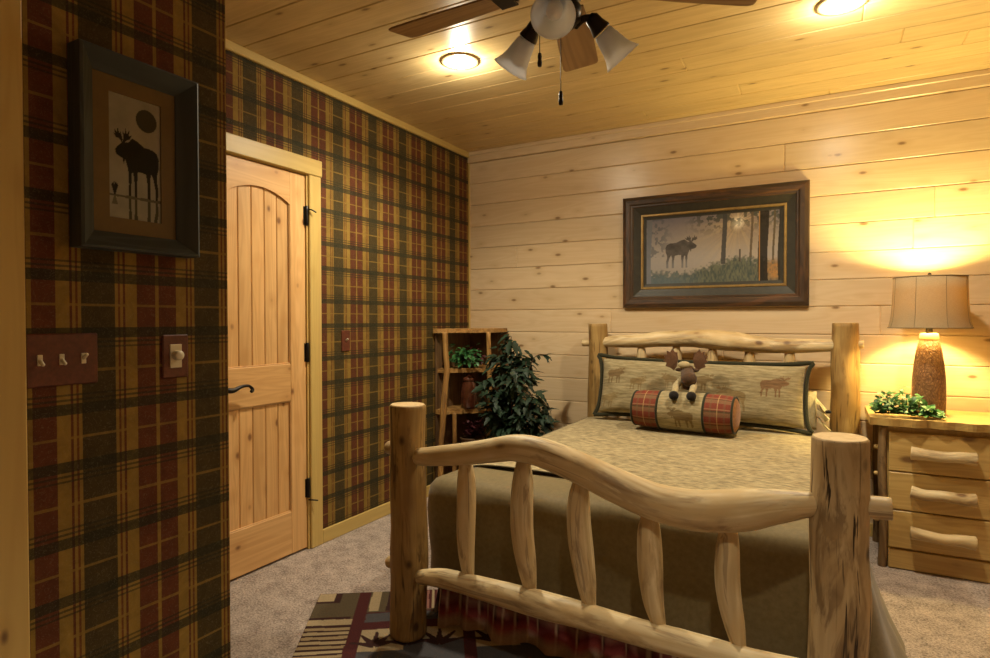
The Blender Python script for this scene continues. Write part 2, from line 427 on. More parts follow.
    def build(self, name, mats, parent=None, props=None):
        me = bpy.data.meshes.new(name)
        off = Vector(parent['_o']) if parent is not None and '_o' in parent else Vector((0, 0, 0))
        me.from_pydata([(p[0] - off.x, p[1] - off.y, p[2] - off.z) for p in self.v], [], self.f)
        a = me.attributes.new('grain', 'FLOAT_VECTOR', 'POINT'); a.data.foreach_set('vector', np.array(self.g, np.float32).ravel())
        a = me.attributes.new('tint', 'FLOAT', 'POINT'); a.data.foreach_set('value', np.array(self.t, np.float32))
        c = np.ones((len(self.v), 4), np.float32); c[:, :3] = np.array(self.c, np.float32)
        a = me.attributes.new('col', 'FLOAT_COLOR', 'POINT'); a.data.foreach_set('color', c.ravel())
        for m in (mats if isinstance(mats, (list, tuple)) else [mats]): me.materials.append(m)
        me.polygons.foreach_set('material_index', np.array(self.m, np.int32))
        me.polygons.foreach_set('use_smooth', np.array(self.s, bool))
        bm = bmesh.new(); bm.from_mesh(me); bmesh.ops.recalc_face_normals(bm, faces=bm.faces); bm.to_mesh(me); bm.free()
        o = bpy.data.objects.new(name, me); COL.objects.link(o)
        if parent is not None: o.parent = parent
        if parent is not None and '_o' in parent: o['_o'] = list(off)
        for k, v in (props or {}).items(): o[k] = v
        return o
def thing(name, label, cat, loc, group=None):
    o = bpy.data.objects.new(name, None); COL.objects.link(o); o.location = loc; o.empty_display_size = .05
    o['label'] = label; o['category'] = cat; o['_o'] = list(loc)
    if group: o['group'] = group
    return o
def tag(o, label, cat, group=None):
    o['label'] = label; o['category'] = cat
    if group: o['group'] = group
    return o
STR = {'kind': 'structure'}

# ------------------------------------------------------------------ room
H = 2.57; XR = 4.3; YB = -5.3; XN = .873; YN = -2.855
fl = MB(); fl.box((-.15, YB - .1, -.1), (XR + .1, .15, 0)); fl.build('floor', M['carpet'], None, STR)

def boards(name, mats, lo, hi, joints, place, thick=.02, mx=(1.6, 3.2), fixed=None, tv=.10):
    """boards running along the first coordinate, stacked by joints in the second"""
    mb = MB(); rnd = random.Random(name)
    for k in range(len(joints) - 1):
        b0, b1 = sorted((joints[k], joints[k + 1]))
        cuts = [lo]
        if fixed and k in fixed: cuts += fixed[k]
        else:
            x = lo + rnd.uniform(.9, 3.4)
            while x < hi - .4: cuts.append(x); x += rnd.uniform(*mx)
        cuts.append(hi)
        for a0, a1 in zip(cuts[:-1], cuts[1:]):
            l, h_ = place(a0, b0 + .0006, 0), place(a1, b1 - .0006, thick)
            l2 = tuple(min(p, q) for p, q in zip(l, h_)); h2 = tuple(max(p, q) for p, q in zip(l, h_))
            mb.box(l2, h2, .005, axis=AX[name], tint=rnd.uniform(-tv, tv * .6))
    return mb
AX = {'wall_back': 0, 'ceiling': 0, 'wall_right': 1, 'wall_rear': 0}
zj = [-.0, .164, .330, .497, .663, .830, .996, 1.162, 1.329, 1.487, 1.650, 1.816, 1.985, 2.154, 2.322, 2.487, 2.57]
mb = boards('wall_back', None, 0, XR, zj, lambda a, b, t: (a, .02 - t, b), fixed={10: [.42, 2.9], 7: [1.16, 2.75], 8: [3.3], 9: [], 11: [3.0], 12: [], 13: [2.25], 14: [3.4], 6: [1.9], 15: []})
mb.box((-.15, .02, 0), (XR + .1, .12, H)); mb.build('wall_back', M['wall_wood'], None, STR)
yj = [.06 - .1668 * i for i in range(0, 33)]
mb = boards('ceiling', None, 0, XR, yj, lambda a, b, t: (a, b, H + .02 - t), tv=.10)
mb.box((-.15, YB - .1, H + .02), (XR + .1, .15, H + .1)); mb.build('ceiling', M['ceil_wood'], None, STR)
mb = boards('wall_right', None, YB, 0, zj, lambda a, b, t: (XR + .02 - t, a, b)); mb.box((XR + .02, YB, 0), (XR + .1, 0, H)); mb.build('wall_right', M['wall_wood'], None, STR)
mb = boards('wall_rear', None, 0, XR, zj, lambda a, b, t: (a, YB - .02 + t, b)); mb.box((0, YB - .1, 0), (XR, YB - .02, H)); mb.build('wall_rear', M['wall_wood'], None, STR)
# plaid walls
DY0, DY1, DTOP = -2.312, -1.703, 2.04     # door opening (y from, y to, height)
mb = MB()
mb.box((-.15, DY1 + .015, 0), (0, 0.02, H)); mb.box((-.15, YN - .1, 0), (0, DY0 - .015, H)); mb.box((-.15, DY0 - .015, DTOP + .015), (0, DY1 + .015, H))
mb.box((-.15, DY0 - .015, 0), (-.06, DY1 + .015, DTOP + .015))
mb.build('wall_left', plaid_wall('plaid_left', -1.302), None, STR)
mb = MB(); mb.box((XN - .11, YB, 0), (XN, YN, H)); mb.box((0, YN - .11, 0), (XN - .11, YN, H)); mb.build('wall_entry', plaid_wall('plaid_entry', -3.077), None, STR)
# baseboards and crowns
mb = MB(); mb.box((0, DY1 + .10, 0), (.014, 0, .078), .003, 1); mb.build('baseboard_left', M['trim'], None, STR)
mb = MB(); mb.box((0, -.014, 0), (XR, 0, .078), .003, 0); mb.build('baseboard_back', M['trim'], None, STR)
mb = MB(); mb.box((XN, -3.39, 0), (XN + .014, YN + .014, .078), .003, 1); mb.box((XN - .15, YN, 0), (XN + .014, YN + .014, .078), .003, 0); mb.build('baseboard_entry', M['trim'], None, STR)
mb = MB(); mb.box((0, YN, H - .045), (.02, 0, H), .004, 1); mb.build('trim_1', M['trim'], None, STR)
mb = MB(); mb.box((0, -.022, H - .083), (XR, 0, H), .004, 0); mb.box((0, -.034, H - .030), (XR, -.02, H), .005, 0); mb.build('trim_2', M['wall_wood'], None, STR)
mb = MB(); mb.box((0, -.012, .078), (.012, 0, H - .045), .002, 2); mb.build('trim_3', M['trim'], None, STR)
# casing of the opening beside the entry wall
mb = MB(); mb.box((XN, -3.50, 0), (XN + .018, -3.392, 2.06), .004, 2); mb.box((XN, -4.42, 2.06), (XN + .018, -3.392, 2.17), .004, 1); mb.box((XN, -4.42, 0), (XN + .018, -4.31, 2.06), .004, 2)
mb.build('trim_4', M['trim'], None, STR)
mb = MB(); mb.box((XN - .001, -4.31, .005), (XN + .006, -3.50, 2.06), .001, 2); mb.build('door_2', M['door'], None, STR)
# door casing
mb = MB()
mb.box((0, DY1 + .012, 0), (.018, DY1 + .098, 2.046), .004, 2, tint=.06); mb.box((0, DY0 - .098, 0), (.018, DY0 - .012, 2.046), .004, 2)
mb.box((0, DY0 - .105, 2.046), (.022, DY1 + .104, 2.135), .004, 1)
mb.box((-.06, DY1 + .001, 0), (0.004, DY1 + .016, 2.046), .001, 2, tint=.1); mb.box((-.06, DY0 - .016, 0), (0.004, DY0 - .001, 2.046), .001, 2); mb.box((-.06, DY0, 2.042), (.004, DY1, 2.050), .001, 1)
mb.build('trim_5', M['trim'], None, STR)
# door
xf = -.004; xb = -.044
PL, PR = -2.201, -1.809; D0, D1 = DY0 + .003, DY1 - .002
dm = MB()
dm.box((xb, D0, .012), (xf, PL, 2.038), .002, 2); dm.box((xb, PR, .012), (xf, D1, 2.038), .002, 2, tint=.05)
dm.box((xb, PL, .012), (xf, PR, .237), .003, 1); dm.box((xb, PL, .827), (xf, PR, 1.024), .003, 1)
N = 16; arch = []
for i in range(N + 1):
    s = i / N; y = PL + (PR - PL) * s; arch.append((y, 1.866 + .058 * (1 - (2 * s - 1) ** 2)))
poly = arch + [(PR, 2.038), (PL, 2.038)]
dm.prism(poly, (xb, xf), lambda a, b, t: (t, a, b), grain=lambda a, b, t: (t + 3, b + 5, a + 9))
door = dm.build('door_1', M['door'], None, STR)
for z0, z1, arc in ((.237, .827, False), (1.024, 1.93, True)):
    pm = MB(); w = (PR - PL) / 5
    for i in range(5):
        pm.box((xb + .01, PL + i * w + .0008, z0), (xf - .012, PL + (i + 1) * w - .0008, z1), .004, 2, tint=random.uniform(-.1, .08))
    # ovolo strip round the panel
    for y0, y1 in ((PL, PL + .006), (PR - .006, PR)): pm.box((xf - .012, y0, z0), (xf - .003, y1, z1 - (.06 if arc else 0)), .002, 2, tint=-.15)
    pm.box((xf - .012, PL, z0), (xf - .003, PR, z0 + .006), .002, 1)
    if not arc: pm.box((xf - .012, PL, z1 - .006), (xf - .003, PR, z1), .002, 1, tint=-.25)
    pm.build('door_panel', M['door'], door)
hm = MB(); hy = -2.232; hz = .928
hm.lathe([(.0, .0), (.031, .0), (.031, .006), (.024, .011), (.014, .013), (.012, .045), (.0, .047)], (xf, hy, hz), 24, (1, 0, 0))
hm.tube([(xf + .045, hy - .004, hz), (xf + .05, hy + .03, hz - .004), (xf + .05, hy + .075, hz + .010), (xf + .05, hy + .115, hz + .010), (xf + .05, hy + .138, hz - .008), (xf + .05, hy + .132, hz - .018)],
        [.013, .012, .008, .007, .008, .009], 12, wob=0, cap='round')
hm.build('door_handle', M['black'], door)
for z in (1.822, 1.079, .338):
    h_ = MB(); h_.tube([(xf + .008, DY1 + .002, z - .052), (xf + .008, DY1 + .002, z + .052)], [.009, .009], 10, 3, wob=0)
    h_.box((xf - .001, DY1 - .014, z - .05), (xf + .003, DY1 + .010, z + .05), .001)
    if z < 1.0 or z > 1.5: h_.tube([(xf + .010, DY1 + .004, z + (.03 if z > 1 else -.066)), (xf + .032, DY1 + .012, z + (.032 if z > 1 else -.066)), (xf + .045, DY1 + .034, z + (.020 if z > 1 else -.072))], [.004, .004, .004], 8, wob=0, cap='round')
    h_.build('door_hinge', M['black'], door)

# ------------------------------------------------------------------ moose silhouette
MOOSE = [[(.02, .60), (.00, .66), (.05, .71), (.12, .76), (.16, .80), (.22, .79), (.28, .80), (.36, .87), (.46, .85), (.62, .78), (.80, .77), (.90, .73), (.95, .64), (.94, .50),
          (.90, .38), (.90, .30), (.93, .20), (.92, 0), (.86, 0), (.86, .18), (.82, .33), (.77, .40), (.745, .30), (.755, .18), (.75, 0), (.69, 0), (.69, .20), (.66, .38), (.55, .40), (.47, .39), (.46, .2),
          (.46, 0), (.40, 0), (.405, .2), (.38, .37), (.345, .36), (.335, .2), (.335, 0), (.28, 0), (.285, .2), (.27, .40), (.23, .50), (.205, .55), (.18, .47), (.155, .56), (.10, .565)],
         [(.14, .78), (.09, .83), (.03, .83), (-.04, .90), (.005, .885), (-.01, .96), (.04, .91), (.06, .99), (.09, .90), (.12, .93), (.16, .82)],
         [(.15, .78), (.18, .85), (.16, .95), (.205, .90), (.22, 1.0), (.25, .91), (.30, .98), (.295, .89), (.36, .92), (.31, .85), (.24, .82), (.19, .77)]]
def inpoly(x, y, poly):
    c = np.zeros(np.shape(x), bool); n = len(poly)
    for i in range(n):
        x0, y0 = poly[i]; x1, y1 = poly[i - 1]
        if y0 == y1: continue
        k = ((y0 > y) != (y1 > y)) & (x < (x1 - x0) * (y - y0) / (y1 - y0) + x0); c ^= k
    return c
def moose_mask(X, Y, cx, cy, w, h, flip=False):
    """silhouette box centred on cx with feet on cy"""
    u = (X - cx) / w; u = (-u if flip else u) + .5; v = (Y - cy) / h
    r = np.zeros(np.shape(X), bool)
    for p in MOOSE: r |= inpoly(u, v, p)
    return r
def vnoise(X, Y, s, seed=0, oct=3):
    """value noise, smooth, in 0..1"""
    rs = np.random.RandomState(seed); T = rs.rand(64, 64); out = 0; amp = 0; a = 1.0
    for o in range(oct):
        x = X * s; y = Y * s; xi = np.floor(x).astype(int); yi = np.floor(y).astype(int); fx = x - xi; fy = y - yi
        fx = fx * fx * (3 - 2 * fx); fy = fy * fy * (3 - 2 * fy)
        g = lambda i, j: T[(yi + j + o * 17) % 64, (xi + i + o * 29) % 64]
        out = out + a * ((g(0, 0) * (1 - fx) + g(1, 0) * fx) * (1 - fy) + (g(0, 1) * (1 - fx) + g(1, 1) * fx) * fy)
        amp += a; a *= .5; s *= 2.1
    return out / amp
def sheet(nu, nv, fn_xyz, C):
    """grid mesh builder with a colour array C[nv+1, nu+1, 3]"""
    mb = MB()
    mb.grid(fn_xyz, nu, nv, col=lambda u, v: C[int(round(v * nv)), int(round(u * nu))], smooth=False); return mb
def L(c): return np.array(c, float)
def mixa(C, m, col):
    m = np.clip(m, 0, 1)[..., None]; return C * (1 - m) + L(col) * m

# frame helper: four mitred sides from a profile [(inset, depth)], in plane coords a (across), b (up)
def frame_mesh(mb, a0, a1, b0, b1, prof, place, mi=0):
    so = random.random() * 20
    sides = [((0, 0), (1, 0)), ((1, 0), (1, 1)), ((1, 1), (0, 1)), ((0, 1), (0, 0))]
    for (c0, c1) in sides:
        rows = []; gr = []; n = 14
        for (ins, d) in prof:
            A = lambda c: (a0 + ins if c[0] == 0 else a1 - ins, b0 + ins if c[1] == 0 else b1 - ins)
            p, q = A(c0), A(c1)
            for k in range(n + 1):
                t = k / n; a = p[0] + (q[0] - p[0]) * t; b = p[1] + (q[1] - p[1]) * t
                rows.append(place(a, b, d)); gr.append((ins + so, d + so, (a if c0[1] == c1[1] else b) + so * 2 + c0[0] * 3 + c0[1] * 5))
        fs = []
        for i in range(len(prof) - 1):
            for k in range(n):
                x = i * (n + 1) + k; fs.append((x, x + 1, x + n + 2, x + n + 1))
        mb.add(rows, fs, gr, 0, None, mi)

# big painting on the back wall
ax0, ax1, az0, az1 = 1.252, 2.388, 1.335, 2.084
pt = thing('framed_painting', 'wide painting of a moose in a misty forest in dark rustic frame above the headboard', 'painting', (1.82, 0, 1.335))
pl = lambda a, b, d: (a, -d, b)
mb = MB(); frame_mesh(mb, ax0, ax1, az0, az1, [(0, .0), (0, .026), (.006, .036), (.026, .044), (.050, .042), (.060, .034), (.068, .034), (.074, .028)], pl); mb.build('frame', M['frame_wood'], pt)
mb = MB(); frame_mesh(mb, ax0, ax1, az0, az1, [(.074, .028), (.122, .018), (.123, .014)], pl); mb.build('liner', M['frame_liner'], pt)
mb = MB(); frame_mesh(mb, ax0, ax1, az0, az1, [(.122, .018), (.126, .023), (.135, .023), (.139, .016), (.140, .012)], pl); mb.build('gold_fillet', M['gold'], pt)
mb = MB(); frame_mesh(mb, ax0, ax1, az0, az1, [(.138, .014), (.166, .010)], pl); mb.build('inner_mat', M['frame_liner'], pt)
nu, nv = 420, 220; ix0, ix1, iz0, iz1 = ax0 + .158, ax1 - .13, az0 + .150, az1 - .158
U, V = np.meshgrid(np.linspace(0, 1, nu + 1), np.linspace(0, 1, nv + 1)); asp = (ix1 - ix0) / (iz1 - iz0); X = U * asp
C = np.zeros((nv + 1, nu + 1, 3)) + L((.30, .265, .23))
C = mixa(C, (V - .55) * 2.0, (.105, .105, .17)); C = mixa(C, (.55 - U) * .9 * (1 - abs(V - .5)), (.26, .25, .26))
C = mixa(C, np.exp(-((V - .38) ** 2) / .03) * .7 * (U < 2), (.34, .32, .31))
sx, sy = .68 * asp, .86
dd = np.hypot(X - sx, V - sy); ang = np.arctan2(V - sy, X - sx)
C = mixa(C, np.exp(-dd / .30) * .7, (.42, .29, .13)); C = mixa(C, np.exp(-dd / .38) * np.clip(vnoise(ang * 3 + 20, ang * 0, 3.1, 12, 2) * 2.4 - .9, 0, 1) * .55, (.62, .48, .26)); C = mixa(C, np.exp(-(dd / .07) ** 2), (.95, .9, .75))
C = mixa(C, (vnoise(X, V, 22, 1, 5) > .54) * np.clip((V - .68) * 4, 0, 1) * np.clip((U - .28) * 5, 0, .8), (.045, .055, .045))
C = mixa(C, (vnoise(X, V, 20, 2, 5) > .53) * np.clip((.22 - U) * 6, 0, .65) * (V > .42), (.09, .10, .12))
gl = .20 + .20 * np.clip((U - .35) * 3, 0, 1) - .10 * np.clip((U - .7) * 3, 0, 1) + (vnoise(X, V, 26, 3, 5) - .5) * .20
C = mixa(C, np.clip((gl - V) * 14, 0, 1) * .92, (.045, .065, .060)); C = mixa(C, np.clip((gl - V) * 14, 0, 1) * np.clip(vnoise(X * 3, V, 24, 4, 5) * 2.2 - .7, 0, 1) * .8, (.17, .17, .11))
C = mixa(C, np.clip((gl - V) * 10, 0, 1) * np.clip((.45 - U) * 3, 0, .7), (.11, .145, .17))
C = mixa(C, np.exp(-((U - .93) ** 2) / .004 - ((V - .17) ** 2) / .015) * vnoise(X, V, 30, 8) * 1.4, (.55, .25, .06))
for tx, tw, b0, dk in ((.585, .016, .28, (.06, .06, .06)), (.855, .032, 0, (.022, .018, .014)), (.985, .03, 0, (.025, .024, .018)), (.775, .008, .35, (.12, .09, .06)), (.925, .007, .3, (.10, .08, .05)), (.02, .02, .0, (.16, .17, .20)), (.70, .006, .3, (.07, .06, .05))):
    top = 1.0 if tx != .70 else .48
    C = mixa(C, ((abs(U - tx + .006 * np.sin(V * 5)) < tw) & (V > b0) & (V < top)) * .93, dk)
C = mixa(C, ((abs(U - .828) < .004)) * .7, (.5, .26, .08))
mm = moose_mask(X, V, .262 * asp, .25, .48, .48, True); C = mixa(C, mm * (.70 + .3 * vnoise(X, V, 16, 6)), (.052, .046, .044))
C = mixa(C, mm * np.clip((.42 - V) * 5, 0, .6), (.24, .24, .25))
mb = sheet(nu, nv, lambda u, v: (ix0 + (ix1 - ix0) * u, -.011, iz0 + (iz1 - iz0) * v), C); mb.build('picture', M['vcol_art'], pt)
mb = MB(); mb.box((ax0 + .01, -.008, az0 + .01), (ax1 - .01, -.001, az1 - .01)); mb.build('backing', M['frame_liner'], pt)

# small framed silhouette on the entry wall
by0, by1, bz0, bz1 = -3.293, -2.985, 1.431, 1.922
sp_ = thing('framed_silhouette_print', 'tall slate framed print of a standing moose silhouette under a moon', 'picture', (XN, (by0 + by1) / 2, bz0))
plx = lambda a, b, d: (XN + d, a, b)
mb = MB(); frame_mesh(mb, by0, by1, bz0, bz1, [(0, .0), (0, .054), (.006, .058), (.046, .020), (.0465, .012)], plx); mb.build('frame', M['slate_frame'], sp_)
mb = MB(); frame_mesh(mb, by0 + .030, by1 - .030, bz0 + .030, bz1 - .030, [(0, .016), (.056, .016), (.0565, .012)], plx); mb.build('mat_board', M['mat_brown'], sp_)
nu, nv = 90, 200; jy0, jy1, jz0, jz1 = by0 + .084, by1 - .084, bz0 + .084, bz1 - .084
U, V = np.meshgrid(np.linspace(0, 1, nu + 1), np.linspace(0, 1, nv + 1)); X = U * .46
C = np.zeros((nv + 1, nu + 1, 3)) + L((.27, .25, .19)); C *= (.85 + .3 * vnoise(X, V, 9, 5))[..., None]
DK = (.020, .018, .010)
C = mixa(C, np.hypot(X - .33, V - .835) < .092, (.05, .045, .025))
C = mixa(C, moose_mask(X, V, .26, .185, .40, .55), DK)
C = mixa(C, moose_mask(X, .37 - V, .26, .185, .40, .55) & (V < .185), (.06, .055, .035))
C = mixa(C, abs(V - .185) < .006 + .01 * vnoise(X, V, 20, 2), (.10, .09, .06))
for k in range(7):
    a = -.5 + k * .17; C = mixa(C, (abs(X - .055 - a * (V - .185) * .6) < .004) & (V > .185) & (V < .185 + .11 - abs(a) * .05), DK); C = mixa(C, (abs(X - .055 + a * (V - .185) * .6) < .004) & (V < .185) & (V > .185 - .07), (.12, .11, .07))
mb = sheet(nu, nv, lambda u, v: (XN + .0122, jy0 + (jy1 - jy0) * u, jz0 + (jz1 - jz0) * v), C); mb.build('print', M['vcol_art'], sp_)

# switch plates
def plate(name, label, x, y0, y1, z0, z1):
    o = thing(name, label, 'light switch', (x, (y0 + y1) / 2, z0)); mb = MB(); mb.box((x, y0, z0), (x + .007, y1, z1), .003); mb.build('cover_plate', M['plate'], o); return o
o = plate('switch_plate', 'wide maroon triple switch plate beside the pine trim', XN, -3.390, -3.234, 1.097, 1.222)
for y, up in ((-3.362, -1), (-3.316, -1), (-3.268, 1)):
    mb = MB(); mb.box((XN + .006, y - .0055, 1.147), (XN + .009, y + .0055, 1.173), .001); mb.tube([(XN + .006, y, 1.160), (XN + .022, y, 1.160 + up * .010)], [.005, .004], 10, 2, wob=0, cap='round'); mb.build('toggle', M['ivory'], o)
o = plate('dimmer_switch', 'single maroon plate with a round ivory dimmer knob', XN, -3.066, -2.990, 1.092, 1.213)
mb = MB(); mb.box((XN + .006, -3.046, 1.120), (XN + .010, -3.012, 1.186), .001); mb.build('dimmer_face', M['ivory'], o)
mb = MB(); mb.lathe([(.0, .0), (.014, 0), (.0135, .016), (.010, .019), (0, .019)], (XN + .010, -3.029, 1.155), 20, (1, 0, 0)); mb.build('dimmer_knob', M['ivory'], o)
o = plate('switch_plate', 'small rust-coloured switch plate on the plaid wall past the door', 0, -1.438, -1.366, 1.072, 1.194)
mb = MB(); mb.tube([(.006, -1.402, 1.135), (.020, -1.402, 1.143)], [.006, .005], 10, 2, wob=0, cap='round'); mb.build('toggle', M['ivory'], o)

# ------------------------------------------------------------------ recessed lights
def can(x, y, label):
    o = thing('recessed_light', label, 'ceiling light', (x, y, H), 'recessed ceiling lights')
    mb = MB(); mb.lathe([(.100, 0), (.098, -.006), (.080, -.009), (.074, -.004), (.070, .0)], (x, y, H), 36, cap=False); mb.build('trim_ring', M['can_ring'], o)
    mb = MB(); mb.lathe([(.0, -.020), (.030, -.018), (.055, -.010), (.064, -.001), (.064, .0)], (x, y, H), 28, cap=False); mb.build('bulb', M['can_glow'], o)
    return o
def light(name, kind, loc, energy, color, **kw):
    l = bpy.data.lights.new(name, kind); l.energy = energy; l.color = color
    for k, v in kw.items(): setattr(l, k, v)
    o = bpy.data.objects.new(name, l); o.location = loc; COL.objects.link(o); return o
CANC = (1, .885, .655)
c0 = can(.842, -1.465, 'recessed round ceiling light between the fan blade and the plaid wall')
c1 = can(2.53, -1.165, 'recessed round ceiling light above the bed on the bare side of the fan')
c2 = can(2.53, -3.55, 'recessed round ceiling light behind the viewer over the open carpet')
for (x, y, e, ss) in ((.842, -1.465, 130, 155), (2.53, -1.165, 112, 145), (2.53, -3.55, 115, 92)):
    if ss > 120: light('bulb_spill', 'POINT', (x, y, H - .06), e * .085, CANC, shadow_soft_size=.03)
    light('can_lamp', 'SPOT', (x, y, H - .03), e, CANC, spot_size=math.radians(ss), spot_blend=.7, shadow_soft_size=.06)

# ------------------------------------------------------------------ ceiling fan
FX, FY = 1.769, -2.356
fan = thing('ceiling_fan', 'ceiling fan with brown blades and three frosted bell shades', 'ceiling fan', (FX, FY, H))
mb = MB(); mb.lathe([(.0, H), (.075, H), (.072, H - .03), (.04, H - .055), (.018, H - .06), (.014, 2.46), (.045, 2.45), (.105, 2.42), (.125, 2.38), (.125, 2.31), (.10, 2.275), (.06, 2.265), (.058, 2.225), (.05, 2.21), (.060, 2.20), (.058, 2.165), (.038, 2.145), (.012, 2.135), (0, 2.13)], (FX, FY, 0), 36)
mb.build('motor_housing', M['bronze'], fan)
blade0 = None
for k in range(5):
    a = math.radians(177.5 + 72 * k)
    if blade0 is None:
        mb = MB(); pol = []
        r0, r1 = .175, .675
        n = 10
        prof = [(r0, .050), (r0 + .06, .056), (.40, .066), (.60, .071), (.622, .070), (.638, .064), (.641, .055)]
        poly = [(r, w) for r, w in prof] + [(r, -w) for r, w in prof[::-1]]
        ti = math.radians(-11)
        mb.prism(poly, (-.003, .003), lambda r, w, t: (r, w * math.cos(ti) - t * math.sin(ti), w * math.sin(ti) + t), grain=lambda r, w, t: (w, t, r))
        blade0 = mb.build('blade', M['blade'], None); br = MB()
        br.box((.10, -.018, -.008), (.20, .018, .0), .003); br.box((.17, -.040, -.010), (.235, .040, -.003), .003); b0 = br.build('blade_bracket', M['bronze'], blade0)
        bl, bk = blade0, b0
    else:
        bl = blade0.copy(); COL.objects.link(bl); bk = b0.copy(); COL.objects.link(bk); bk.parent = bl
    bl.parent = fan; bl.location = (0, 0, 2.285 - H); bl.rotation_euler = (0, 0, a)
for k in range(3):
    a = math.radians(-74 + 120 * k); d = Vector((math.cos(a), math.sin(a), 0)); tilt = math.radians(45.5)
    ax = (d * math.cos(tilt) + Vector((0, 0, -1)) * math.sin(tilt)).normalized()
    s0 = Vector((FX, FY, 2.163)) + d * .124 - ax * .034; b0_ = Vector((FX, FY, 2.155)) + d * .045
    mb = MB(); mb.tube([b0_, b0_ * .5 + s0 * .5 + Vector((0, 0, .010)), s0], [.011, .011, .011], 10, wob=0)
    mb.lathe([(.010, -.012), (.022, 0), (.024, .022), (.031, .045), (.031, .05), (0, .05)], s0, 24, ax); arm = mb.build('lamp_arm', M['bronze'], fan)
    mb = MB(); pr = [(.0, .0525), (.027, .0525), (.031, .060), (.036, .085), (.041, .11), (.047, .13), (.056, .147), (.062, .155)]
    mb.lathe(pr + [(r - .003, h - .0005) for r, h in pr[:1:-1]] + [(.0, .0545)], s0, 36, ax, cap=False); mb.build('glass_shade', M['frost'], arm)
    mb = MB(); mb.lathe([(.013, .056), (.013, .070), (.019, .078), (.0225, .095), (.0225, .125), (.015, .140), (0, .145)], s0, 20, ax); mb.build('bulb', M['bulb_white'], arm)
for (x, y, zt, zb) in ((1.781, -2.393, 2.15, 1.895), (1.715, -2.40, 2.17, 2.020)):
    mb = MB(); mb.tube([(x, y, zt), (x, y, zb + .04)], [.0014, .0014], 6, 2, wob=0); ch = mb.build('pull_chain', M['bronze'], fan)
    mb = MB(); mb.lathe([(.002, .042), (.005, .040), (.0065, .030), (.0055, .022), (.0075, .012), (.006, .001), (0, 0)], (x, y, zb), 14); mb.build('chain_fob', M['bronze'], ch)

# ------------------------------------------------------------------ log bed
YF = -2.18; YH = -.14
bed = thing('log_bed', 'peeled log bed frame with thick posts and a wavy footboard rail', 'bed', (1.8, -1.15, 0))
LM = [M['log'], M['endgrain']]; PM = [M['post'], M['endgrain']]
def post(x, y, h_, r0, r1, z0=.008, mats=None):
    mb = MB(); n = 6
    path = [(x + (random.uniform(-.004, .004) if 0 < i < n else 0), y + random.uniform(-.004, .004) * (0 < i < n), z0 + (h_ - z0) * i / n) for i in range(n + 1)]
    mb.tube(path, [r0 + (r1 - r0) * i / n + random.uniform(-.002, .002) for i in range(n + 1)], 28, 40, wob=.05, capmi=1); return mb.build('bed_post', mats or PM, bed)
ZR = .0245
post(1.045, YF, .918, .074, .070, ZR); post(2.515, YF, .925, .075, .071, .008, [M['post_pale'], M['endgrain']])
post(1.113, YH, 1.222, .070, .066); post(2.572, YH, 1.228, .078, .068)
def log(name, pts, rs, cap='round', wob=.075, seg=22, oval=1.0, parent=None, mats=None, tint=0):
    mb = MB(); mb.tube(pts, rs, seg, max(10, (len(pts) - 1) * 7), wob=wob, cap=cap, capmi=1, oval=oval, tint=tint); return mb.build(name, mats or LM, parent or bed)
yr = YF - .03
log('footboard_rail', [(1.132, yr - .014, .735), (1.20, yr, .742), (1.348, yr, .769), (1.45, yr, .790), (1.532, yr, .806), (1.627, yr, .802), (1.772, yr, .764), (1.907, yr, .719), (2.034, yr, .685), (2.152, yr, .680), (2.277, yr, .702), (2.35, yr, .722), (2.456, yr + .02, .742)],
    [.033, .037, .041, .045, .047, .049, .053, .056, .057, .060, .059, .050, .034], wob=.045)
log('rail_tenon', [(2.46, YF, .744), (2.633, YF, .750)], [.032, .030], 'flat', .02); log('rail_tenon', [(.955, YF, .744), (1.05, YF, .742)], [.026, .026], 'round', .02)
log('footboard_rail', [(1.136, yr - .014, .278), (1.22, yr, .286), (1.347, yr, .286), (1.627, yr, .278), (1.841, yr, .274), (2.034, yr, .267), (2.265, yr, .264), (2.456, yr + .02, .258)], [.026, .034, .037, .046, .042, .042, .038, .038])
log('rail_tenon', [(.955, YF, .285), (1.05, YF, .285)], [.024, .026], 'round', .02); log('rail_tenon', [(2.5, YF, .297), (2.632, YF, .297)], [.03, .03], 'flat', .02)
for (xa, za, xb_, zb, r) in ((1.321, .745, 1.331, .305, .037), (1.552, .775, 1.577, .303, .041), (1.771, .735, 1.800, .300, .041), (1.998, .655, 2.030, .295, .039), (2.224, .655, 2.256, .29, .036)):
    bw = {1.321: -.006, 1.552: -.004, 1.771: -.014, 1.998: -.014, 2.224: -.004}[xa]
    pts = []; rs = []
    for i in range(7):
        t = i / 6; pts.append((xa + (xb_ - xa) * t + bw * math.sin(t * PI) + .004 * math.sin(t * 2 * PI + xa * 9) - (.008 if r > .04 else .004) * math.sin(t * PI), yr + .02, za + (zb - za) * t)); rs.append(.021 + (r - .021) * math.sin(t ** .85 * PI) ** .7)
    log('footboard_spindle', pts, rs, 'flat', .05)
log('headboard_rail', [(1.150, YH - .01, 1.100), (1.25, YH - .01, 1.108), (1.402, YH - .01, 1.113), (1.55, YH - .01, 1.128), (1.722, YH - .01, 1.134), (1.84, YH - .01, 1.132), (1.96, YH - .01, 1.121), (2.13, YH - .01, 1.101), (2.344, YH - .01, 1.098), (2.52, YH, 1.104)],
    [.030, .042, .046, .050, .053, .058, .060, .050, .041, .034])
log('rail_tenon', [(2.57, YH, 1.114), (2.660, YH, 1.114)], [.027, .026], 'flat', .02); log('rail_tenon', [(1.005, YH, 1.094), (1.1, YH, 1.094)], [.024, .024], 'flat', .02)
